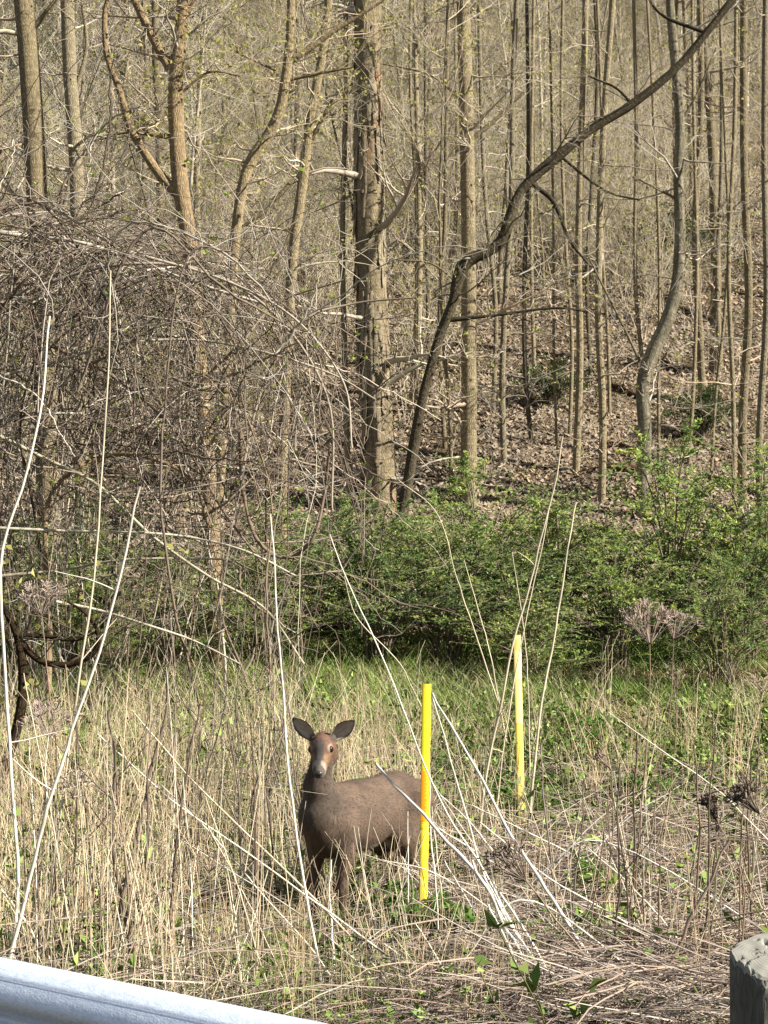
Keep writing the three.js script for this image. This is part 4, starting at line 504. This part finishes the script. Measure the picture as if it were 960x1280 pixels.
// ---------------------------------------------------------------- guardrail and wooden post
{
  const A = V(-1.087, .852, -4.46), t = V(.813, 0, .582), nrm = V(-.582, 0, .813);   // top edge passes A, face turned to the road
  const g = thing('guardrail', 'pale galvanised steel guardrail beam along the road edge', 'guardrail', V(A.x, H(A.x, A.z), A.z)); const o = g.position;
  const prof = [[0, 0], [.004, .002], [.03, -.012], [.048, -.026], [.055, -.034], [.056, -.040], [.066, -.052], [.078, -.075], [.082, -.095], [.070, -.120], [.020, -.150], [.012, -.160], [.020, -.170], [.070, -.200], [.082, -.225], [.078, -.245], [.058, -.285], [.03, -.305], [0, -.318]];
  const n = prof.length, p = [], uv = [], idx = [], rows = 60; const full = [...prof, ...prof.slice().reverse().map(([a, b]) => [a - .004, b])];
  for (let r = 0; r <= rows; r++) { const s = lerp(-3.2, 3.2, r / rows); full.forEach(([a, b], k) => { const q = A.clone().addScaledVector(t, s).addScaledVector(nrm, a - .04 + .003 * nz(s * 2, b * 9, 4)); q.y += b + .002 * nz(s * 1.7, 3, a); p.push(q.x - o.x, q.y - o.y, q.z - o.z); uv.push(s / .5, k / 12); }); }
  const S = full.length; for (let r = 0; r < rows; r++) for (let k = 0; k < S; k++) { const a = r * S + k, b = r * S + (k + 1) % S; idx.push(a, a + S, b, b, a + S, b + S); }
  const ge = new THREE.BufferGeometry(); ge.setAttribute('position', new THREE.Float32BufferAttribute(p, 3)); ge.setAttribute('uv', new THREE.Float32BufferAttribute(uv, 2)); ge.setIndex(idx); ge.computeVertexNormals();
  const zinc = tex(512, 512, (u, v) => { const q = n64(u * 64, v * 64), k = .90 + .05 * n16(u * 16, v * 16) + .07 * (q - .5) + .09 * (n128(u * 128, v * 128) - .5); return [k * .96, k * .99, k * 1.04]; }, true), rough = tex(256, 256, (u, v) => [.42 + .3 * n32(u * 32, v * 32)]), zb = tex(256, 256, (u, v) => [n128(u * 128, v * 128) * .6 + .4 * n32(u * 32, v * 32)]);
  put('beam', ge, std({ color: new THREE.Color(.86, .89, .94), map: zinc, roughnessMap: rough, roughness: 1, metalness: .3, bumpMap: zb, bumpScale: .0005 }), g);
  for (const s of [-2.1, 1.7]) { const q = A.clone().addScaledVector(t, s).addScaledVector(nrm, -.13), gy = H(q.x, q.z); const sh = new THREE.Shape(); [[-.05, -.07], [.05, -.07], [.05, -.06], [.006, -.06], [.006, .06], [.05, .06], [.05, .07], [-.05, .07], [-.05, .06], [-.006, .06], [-.006, -.06], [-.05, -.06]].forEach(([x, y], i) => i ? sh.lineTo(x, y) : sh.moveTo(x, y)); const e = new THREE.ExtrudeGeometry(sh, { depth: A.y - .02 - gy + .3, bevelEnabled: false }); e.rotateX(-Math.PI / 2); e.translate(0, 0, 0); const m = put('rail_post', e, std({ color: new THREE.Color(.5, .53, .58), metalness: .5, roughness: .6 }), g); m.position.set(q.x - o.x, gy - .3 - o.y, q.z - o.z); m.rotation.y = Math.atan2(-t.z, t.x); }
}
{
  const d = 4.55, c = P(957, 1196, d), r0 = 39 * ppm(d), gy = H(c.x, c.z), g = thing('wooden_post', 'weathered grey wooden post with ringed slanted top, beside the matted stems', 'post', V(c.x, gy, c.z));
  const top = c.y - gy, pos = [], uv = [], col = [], idx = [], S = 48, rows = 40, tilt = Math.tan(.42);
  const surf = (a, y) => r0 * .93 * Math.pow(Math.pow(Math.abs(Math.cos(a + .5)), 5) + Math.pow(Math.abs(Math.sin(a + .5)), 5), -.2) * (1 + .03 * nz(Math.cos(a) * 2, Math.sin(a) * 2, y * 3) + .018 * nz(Math.cos(a) * 14, Math.sin(a) * 14, y * 1.2));
  for (let k = 0; k <= rows; k++) for (let j = 0; j <= S; j++) { const a = j / S * 6.28319, f = k / rows, edge = k === rows ? .96 : 1, yt = top - tilt * r0 * Math.sin(a) - .004, y = lerp(-.35, yt, f), r = surf(a, y) * edge; pos.push(Math.cos(a) * r, y, Math.sin(a) * r); uv.push(j / S * 2, y / .5); const q = 1 + .3 * nz(Math.cos(a) * 8, Math.sin(a) * 8, y * 1.5); col.push(.14 * q, .145 * q, .14 * q); }
  for (let k = 0; k < rows; k++) for (let j = 0; j < S; j++) { const a = k * (S + 1) + j; idx.push(a, a + S + 1, a + 1, a + 1, a + S + 1, a + S + 2); }
  const ge = new THREE.BufferGeometry(); ge.setAttribute('position', new THREE.Float32BufferAttribute(pos, 3)); ge.setAttribute('uv', new THREE.Float32BufferAttribute(uv, 2)); ge.setAttribute('color', new THREE.Float32BufferAttribute(col, 3)); ge.setIndex(idx); ge.computeVertexNormals();
  put('post_shaft', ge, std({ vertexColors: true, map: barkMap, bumpMap: barkBump, bumpScale: .004, roughness: .95 }), g);
  // end grain: rings as ridges
  const tp = [], tc = [], ti = [], RR = 26, TT = 56; for (let k = 0; k <= RR; k++) for (let j = 0; j <= TT; j++) { const a = j / TT * 6.28319, f = k / RR, r = surf(a, top) * 1.0 * f, x = Math.cos(a) * r, z = Math.sin(a) * r, wob = f + .05 * nz(x * 20, z * 20, 2), ring = Math.sin(wob * 62), crack = Math.abs(nz(Math.cos(a) * 3 + 5, Math.sin(a) * 3, f * .6)) < .05 * f ? 1 : 0; tp.push(x, top - tilt * z + .003 + .001 * ring + .003 * nz(x * 25, z * 25, 3) - .012 * crack - (k === RR ? .012 : 0), z); const q = .17 * (1 + .45 * nz(x * 30, z * 30, 9)) * (1 + .10 * ring); tc.push(q, q * .96, q * .86); }
  for (let k = 0; k < RR; k++) for (let j = 0; j < TT; j++) { const a = k * (TT + 1) + j; ti.push(a, a + 1, a + TT + 1, a + 1, a + TT + 2, a + TT + 1); }
  const tg = new THREE.BufferGeometry(); tg.setAttribute('position', new THREE.Float32BufferAttribute(tp, 3)); tg.setAttribute('color', new THREE.Float32BufferAttribute(tc, 3)); tg.setIndex(ti); tg.computeVertexNormals(); put('end_grain', tg, std({ vertexColors: true, roughness: .95 }), g);
  // splintered block fixed low on the post, with a bolt
  const b = new THREE.BoxGeometry(.12, .14, .10, 8, 8, 6), bp = b.attributes.position; for (let k = 0; k < bp.count; k++) { const x = bp.getX(k), y = bp.getY(k), z = bp.getZ(k), q = .014 * nz(x * 22, y * 22, z * 22 + 4); bp.setXYZ(k, x + q, y + q * .8 + (y > 0 ? .03 * nz(x * 16, 2, z * 16) : 0), z + q); } b.computeVertexNormals();
  const block = put('splintered_block', b, std({ color: new THREE.Color(.42, .40, .37), map: barkMap, roughness: .95 }), g); block.position.set(.045, top - .26, r0 + .035);
  const bolt = put('bolt', new THREE.CylinderGeometry(.014, .014, .03, 12).rotateX(Math.PI / 2), std({ color: new THREE.Color(.08, .07, .06), metalness: .6, roughness: .6 }), block); bolt.position.set(-.025, -.002, .053);
}

// ---------------------------------------------------------------- deer
function surfaceNets(f, lo, hi, cell) {
  const nx = Math.ceil((hi[0] - lo[0]) / cell) + 1, ny = Math.ceil((hi[1] - lo[1]) / cell) + 1, nn = Math.ceil((hi[2] - lo[2]) / cell) + 1, F = new Float32Array(nx * ny * nn), id = (x, y, z) => (z * ny + y) * nx + x;
  for (let z = 0; z < nn; z++) for (let y = 0; y < ny; y++) for (let x = 0; x < nx; x++) F[id(x, y, z)] = f(lo[0] + x * cell, lo[1] + y * cell, lo[2] + z * cell);
  const at = new Int32Array(nx * ny * nn).fill(-1), p = [], idx = [], E = [[0, 1], [2, 3], [4, 5], [6, 7], [0, 2], [1, 3], [4, 6], [5, 7], [0, 4], [1, 5], [2, 6], [3, 7]];
  for (let z = 0; z < nn - 1; z++) for (let y = 0; y < ny - 1; y++) for (let x = 0; x < nx - 1; x++) {
    const c = []; let m = 0; for (let k = 0; k < 8; k++) { const v = F[id(x + (k & 1), y + (k >> 1 & 1), z + (k >> 2))]; c.push(v); if (v < 0) m++; } if (m === 0 || m === 8) continue;
    let sx = 0, sy = 0, sz = 0, n = 0; for (const [a, b] of E) if ((c[a] < 0) !== (c[b] < 0)) { const t = c[a] / (c[a] - c[b]); sx += lerp(a & 1, b & 1, t); sy += lerp(a >> 1 & 1, b >> 1 & 1, t); sz += lerp(a >> 2, b >> 2, t); n++; }
    at[id(x, y, z)] = p.length / 3; p.push(lo[0] + (x + sx / n) * cell, lo[1] + (y + sy / n) * cell, lo[2] + (z + sz / n) * cell);
  }
  const quad = (a, b, c, d, flip) => { if (a < 0 || b < 0 || c < 0 || d < 0) return; flip ? idx.push(a, c, b, a, d, c) : idx.push(a, b, c, a, c, d); };
  for (let z = 1; z < nn - 1; z++) for (let y = 1; y < ny - 1; y++) for (let x = 1; x < nx - 1; x++) { const s = F[id(x, y, z)] < 0; if (s !== F[id(x + 1, y, z)] < 0) quad(at[id(x, y - 1, z - 1)], at[id(x, y, z - 1)], at[id(x, y, z)], at[id(x, y - 1, z)], !s); if (s !== F[id(x, y + 1, z)] < 0) quad(at[id(x - 1, y, z - 1)], at[id(x - 1, y, z)], at[id(x, y, z)], at[id(x, y, z - 1)], !s); if (s !== F[id(x, y, z + 1)] < 0) quad(at[id(x - 1, y - 1, z)], at[id(x, y - 1, z)], at[id(x, y, z)], at[id(x - 1, y, z)], !s); }
  const nb = p.length / 3, sum = new Float32Array(nb * 3), cnt = new Float32Array(nb);   // two smoothing passes
  for (let pass = 0; pass < 3; pass++) { sum.fill(0); cnt.fill(0); for (let k = 0; k < idx.length; k += 3) for (let j = 0; j < 3; j++) { const a = idx[k + j], b = idx[k + (j + 1) % 3]; for (let c = 0; c < 3; c++) { sum[a * 3 + c] += p[b * 3 + c]; sum[b * 3 + c] += p[a * 3 + c]; } cnt[a]++; cnt[b]++; } for (let k = 0; k < nb; k++) if (cnt[k]) for (let c = 0; c < 3; c++) p[k * 3 + c] = lerp(p[k * 3 + c], sum[k * 3 + c] / cnt[k], .55); }
  return { p, idx };
}
const capsule = (px, py, pz, a, b, ra, rb) => { const bx = b[0] - a[0], by = b[1] - a[1], bz = b[2] - a[2], qx = px - a[0], qy = py - a[1], qz = pz - a[2], t = clamp((qx * bx + qy * by + qz * bz) / (bx * bx + by * by + bz * bz + 1e-9), 0, 1); return Math.hypot(qx - bx * t, qy - by * t, qz - bz * t) - lerp(ra, rb, t); };
const smin = (a, b, k) => { const h = clamp(.5 + .5 * (b - a) / k, 0, 1); return lerp(b, a, h) - k * h * (1 - h); };
{
  const th = 57 * Math.PI / 180, org = onGround(-.135, 8.8), g = thing('deer', 'brown deer standing in the dry grass with its head turned to the road', 'deer', org);
  g.rotation.y = Math.PI + th;   // local +x is forward: to the left and toward the road
  g.updateMatrixWorld(); const inv = g.matrixWorld.clone().invert(), toL = (v) => v.clone().applyMatrix4(inv);
  const poll = toL(P(403, 933, 8.42)), headDirW = V(-.10, -.34, .93).normalize(), hd = headDirW.clone().transformDirection(inv), upW = V(-.03, 1, 0), side = V(0, 0, 0).crossVectors(headDirW, upW).normalize().transformDirection(inv), hu = V(0, 0, 0).crossVectors(side, hd).normalize();
  const a3 = (v) => [v.x, v.y, v.z], back = poll.clone().addScaledVector(hd, .0).addScaledVector(hu, -.035);
  const legs = []; for (const s of [-1, 1]) { const o = s * .02; legs.push([[.30, .64, s * .085], [.28, .50, s * .09], .085, .05], [[.28, .50, s * .09], [.315 + o, .30, s * .085], .046, .027], [[.315 + o, .30, s * .085], [.31 + o, .10, s * .08], .029, .019], [[.31 + o, .10, s * .08], [.335 + o, .02, s * .08], .021, .024], [[-.40, .68, s * .075], [-.27, .52, s * .10], .145, .095], [[-.27, .52, s * .10], [-.47 - o * 2, .31, s * .085], .075, .034], [[-.47 - o * 2, .31, s * .085], [-.43 - o * 2, .09, s * .08], .030, .020], [[-.43 - o * 2, .09, s * .08], [-.41 - o * 2, .02, s * .08], .021, .025]); }
  const body = (x, y, z) => {
    const zz = z * 1.22; let d = capsule(x, y, zz, [.27, .675, 0], [.0, .66, 0], .185, .18); d = smin(d, capsule(x, y, zz, [.0, .66, 0], [-.36, .70, 0], .18, .165), .06); d = smin(d, capsule(x, y, zz, [.30, .62, 0], [.36, .70, 0], .14, .13), .06);
    d = smin(d, capsule(x, y, z * 1.1, [.30, .72, 0], [.40, .86, 0], .115, .074), .05); d = smin(d, capsule(x, y, z, [.40, .86, 0], a3(back), .072, .052), .04);
    for (const [a, b, ra, rb] of legs) d = smin(d, capsule(x, y, z, a, b, ra, rb), .035);
    return d;
  };
  const m1 = surfaceNets(body, [-.68, -.02, -.30], [.66, 1.22, .32], .012);
  const head = (x, y, z) => { // x nose, y up, z right side
    let d = capsule(x, y, z * 1.05, [-.035, .0, 0], [.035, .005, 0], .060, .058); d = smin(d, capsule(x, y, z, [.05, -.012, 0], [.155, -.055, 0], .050, .030), .03); d = smin(d, capsule(x, y, z, [.14, -.05, 0], [.185, -.066, 0], .030, .026), .02); d = smin(d, capsule(x, y, z, [.0, -.05, 0], [.15, -.088, 0], .046, .020), .025);
    for (const s of [-1, 1]) { d = smin(d, capsule(x, y, z, [.04, .022, s * .036], [.065, .012, s * .038], .022, .018), .015); d = smin(d, capsule(x, y, z, [-.03, .015, s * .036], [-.03, .03, s * .05], .028, .021), .015); }
    return smin(d, capsule(x, y, z, [-.03, -.02, 0], [-.09, -.10, 0], .062, .062), .03);
  };
  const m2 = surfaceNets(head, [-.17, -.19, -.11], [.235, .09, .11], .0045);
  const hm = new THREE.Matrix4().makeBasis(hd, hu, side).setPosition(poll), pos = m1.p.slice(), idx = m1.idx.slice(), nb = m1.p.length / 3, colr = [];
  const coat = [.078, .050, .034], grey = [.052, .037, .028], tan = [.085, .053, .034], white = [.34, .29, .235], mix = (a, b, t) => a.map((q, i) => lerp(q, b[i], t));
  for (let k = 0; k < nb; k++) { const x = pos[3 * k], y = pos[3 * k + 1], z = pos[3 * k + 2]; let c = mix(coat, grey, sstep(.30, .42, x) * sstep(.6, .75, y) * .8); c = mix(c, tan, 1 - sstep(.42, .56, y)); c = mix(c, white, (1 - sstep(.485, .53, y)) * sstep(.42, .49, y) * (Math.abs(z) < .1 && x < .2 && x > -.3 ? .7 : 0)); c = mix(c, white, sstep(-.52, -.56, x) * sstep(.45, .6, y) * (Math.abs(z) < .08 ? .6 : 0)); c = mix(c, [.05, .04, .035], 1 - sstep(.03, .06, y)); const q = 1 + .35 * nz(x * 6, y * 8, z * 6) + .3 * nz(x * 17, y * 22, z * 17) + .14 * nz(x * 50, y * 60, z * 50); colr.push(...c.map((v) => v * q)); }
  { const v = V(0, 0, 0); for (let k = 0; k < m2.p.length / 3; k++) { const x = m2.p[3 * k], y = m2.p[3 * k + 1], z = m2.p[3 * k + 2]; let c = mix([.105, .052, .031], grey, sstep(-.03, -.1, x)); c = mix(c, [.155, .09, .05], sstep(.03, .06, x) * (1 - sstep(-.005, .012, y))); c = mix(c, [.04, .032, .028], sstep(.03, .06, x) * (1 - sstep(.016, .03, Math.abs(z))) * sstep(-.05, -.02, y + (x - .05) * .42)); c = mix(c, [.06, .048, .042], sstep(.155, .172, x)); c = mix(c, white, (1 - sstep(.012, .024, Math.hypot(x - .06, y - .012, Math.abs(z) - .052) - .010)) * .4 * sstep(.0, .02, y)); c = mix(c, white, sstep(-.075, -.10, y) * sstep(-.02, .03, x) * .9); c = mix(c, white, sstep(.135, .15, x) * (1 - sstep(.165, .175, x)) * sstep(.008, .018, Math.abs(z)) * .55);  c = mix(c, grey, sstep(.035, .05, Math.abs(z)) * sstep(.015, .03, y) * (1 - sstep(.0, .03, x))); const q = 1 + .25 * nz(x * 60, y * 60, z * 60); colr.push(...c.map((w) => w * q)); v.set(x, y, z).applyMatrix4(hm); pos.push(v.x, v.y, v.z); } for (const i of m2.idx) idx.push(i + nb); }
  const ge = new THREE.BufferGeometry(); ge.setAttribute('position', new THREE.Float32BufferAttribute(pos, 3)); ge.setAttribute('color', new THREE.Float32BufferAttribute(colr, 3)); ge.setIndex(idx); ge.computeVertexNormals();
  put('body', ge, std({ vertexColors: true, roughness: .9 }), g);
  const inHead = new THREE.Group();
  const place = (m, x, y, z) => { m.position.copy(V(x, y, z).applyMatrix4(hm)); m.quaternion.setFromRotationMatrix(hm); };
  for (const s of [-1, 1]) { const e = put('eye', new THREE.SphereGeometry(.0205, 20, 14), std({ color: new THREE.Color(.012, .008, .006), roughness: .08 }), g); place(e, .058, .010, s * .048); }
  { const n = new THREE.SphereGeometry(.023, 20, 14); n.scale(.62, .72, 1.0); const m = put('nose', n, std({ color: new THREE.Color(.02, .018, .018), roughness: .35 }), g); place(m, .204, -.058, 0); }
  // ears: cupped leaf shapes with a dark rim and pale inside
  for (const s of [-1, 1]) {
    const U = 18, W = 14, p = [], c = [], id = [], L = .16, wd = .09; for (const inner of [0, 1]) for (let i = 0; i <= U; i++) for (let j = 0; j <= W; j++) { const t = i / U, w = lerp(-1, 1, j / W), half = wd / 2 * Math.pow(Math.sin(Math.PI * clamp(.13 + Math.pow(t, 1.15) * .85, 0, 1)), .85), cup = .032 * (1 - w * w) * (1 - .55 * t); p.push(-cup + inner * .004, t * L, w * half); const rim = sstep(.72, 1, Math.abs(w)) + sstep(.88, 1, t), q = 1 + .25 * nz(t * 9, w * 4, inner); c.push(...(inner ? mix([.42, .35, .30], [.04, .032, .026], clamp(rim + .5 * Math.max(0, nz(w * 5, t * 3, 7)), 0, 1)) : mix([.10, .075, .055], [.05, .04, .035], clamp(rim, 0, 1))).map((v) => v * q)); }
    const NV = (U + 1) * (W + 1); for (let k = 0; k < 2; k++) for (let i = 0; i < U; i++) for (let j = 0; j < W; j++) { const a = k * NV + i * (W + 1) + j; k ? id.push(a, a + W + 1, a + 1, a + 1, a + W + 1, a + W + 2) : id.push(a, a + 1, a + W + 1, a + 1, a + W + 2, a + W + 1); }
    const eg = new THREE.BufferGeometry(); eg.setAttribute('position', new THREE.Float32BufferAttribute(p, 3)); eg.setAttribute('color', new THREE.Float32BufferAttribute(c, 3)); eg.setIndex(id); eg.computeVertexNormals(); const m = put('ear', eg, std({ vertexColors: true, roughness: .9, side: THREE.DoubleSide }), g);
    // ear axis: out and up; cup faces forward
    const up = V(-.12, s > 0 ? .74 : .60, s * (s > 0 ? .66 : .80)).normalize(), fw = V(1, .05, s * .3); fw.addScaledVector(up, -fw.dot(up)).normalize(); const sd = V(0, 0, 0).crossVectors(fw, up); const em = new THREE.Matrix4().makeBasis(fw, up, sd).setPosition(-.03, .028, s * .048).premultiply(hm); m.position.setFromMatrixPosition(em); m.quaternion.setFromRotationMatrix(em);
  }
  { const t = new MB(); t.tube(curve([V(-.50, .77, 0), V(-.585, .72, 0), V(-.61, .60, 0), V(-.60, .52, 0)], 12), (q) => .034 * Math.sin(.35 + q * 2.5) + .006, 8, [.21, .14, .095], { uv: false, cap: true }); put('tail', t.geo(), M.twig, g); }
  // short coat hair over the body
  { R = rng(2001); const h = new MB(); h.blade(V(0, 0, 0), V(0, 1, 0), V(1, 0, 0), 1, 1, [1, 1, 1], V(0, 0, .5), 2); const hg = h.geo(), P3 = ge.attributes.position, N3 = ge.attributes.normal, mats = [], cols = [], n = V(0, 0, 0), down = V(0, 0, 0), sd = V(0, 0, 0); const tri = idx.length / 3; for (let k = 0; k < 45000; k++) { const f = Math.floor(R() * tri), i = idx[3 * f]; const isHead = i >= nb; if (isHead && R() < .6) continue; n.fromBufferAttribute(N3, i); if (P3.getY(i) < .12) continue; { const leg = P3.getY(i) < .46; down.set(leg ? -.1 : -.8, leg ? -1 : -.5, 0); down.addScaledVector(n, -down.dot(n)).normalize().addScaledVector(n, leg ? .18 : .34).add(V(rr(-.16, .16), rr(-.16, .16), rr(-.16, .16))); }; if (isHead) down.copy(hd).multiplyScalar(-.8).addScaledVector(n, .3); down.normalize(); sd.crossVectors(down, n).normalize(); const u = V(0, 0, 0).crossVectors(sd, down), L = isHead ? .008 : rr(.013, .022), w = isHead ? .0014 : .002; const m = new THREE.Matrix4().makeBasis(sd.clone().multiplyScalar(w), down.clone().multiplyScalar(L), u.multiplyScalar(L)); const i2 = idx[3 * f + 1], i3 = idx[3 * f + 2]; let b1 = R(), b2 = R(); if (b1 + b2 > 1) { b1 = 1 - b1; b2 = 1 - b2; } const b0 = 1 - b1 - b2; m.setPosition(P3.getX(i) * b0 + P3.getX(i2) * b1 + P3.getX(i3) * b2, P3.getY(i) * b0 + P3.getY(i2) * b1 + P3.getY(i3) * b2, P3.getZ(i) * b0 + P3.getZ(i2) * b1 + P3.getZ(i3) * b2); mats.push(m); const q = rr(.6, 1.5); cols.push(new THREE.Color(colr[3 * i] * q, colr[3 * i + 1] * q, colr[3 * i + 2] * q)); } instanced('coat_hair', hg, new THREE.MeshStandardMaterial({ roughness: .8, side: THREE.DoubleSide }), mats, '', '', cols, g); }
}
renderer.render(scene, camera);
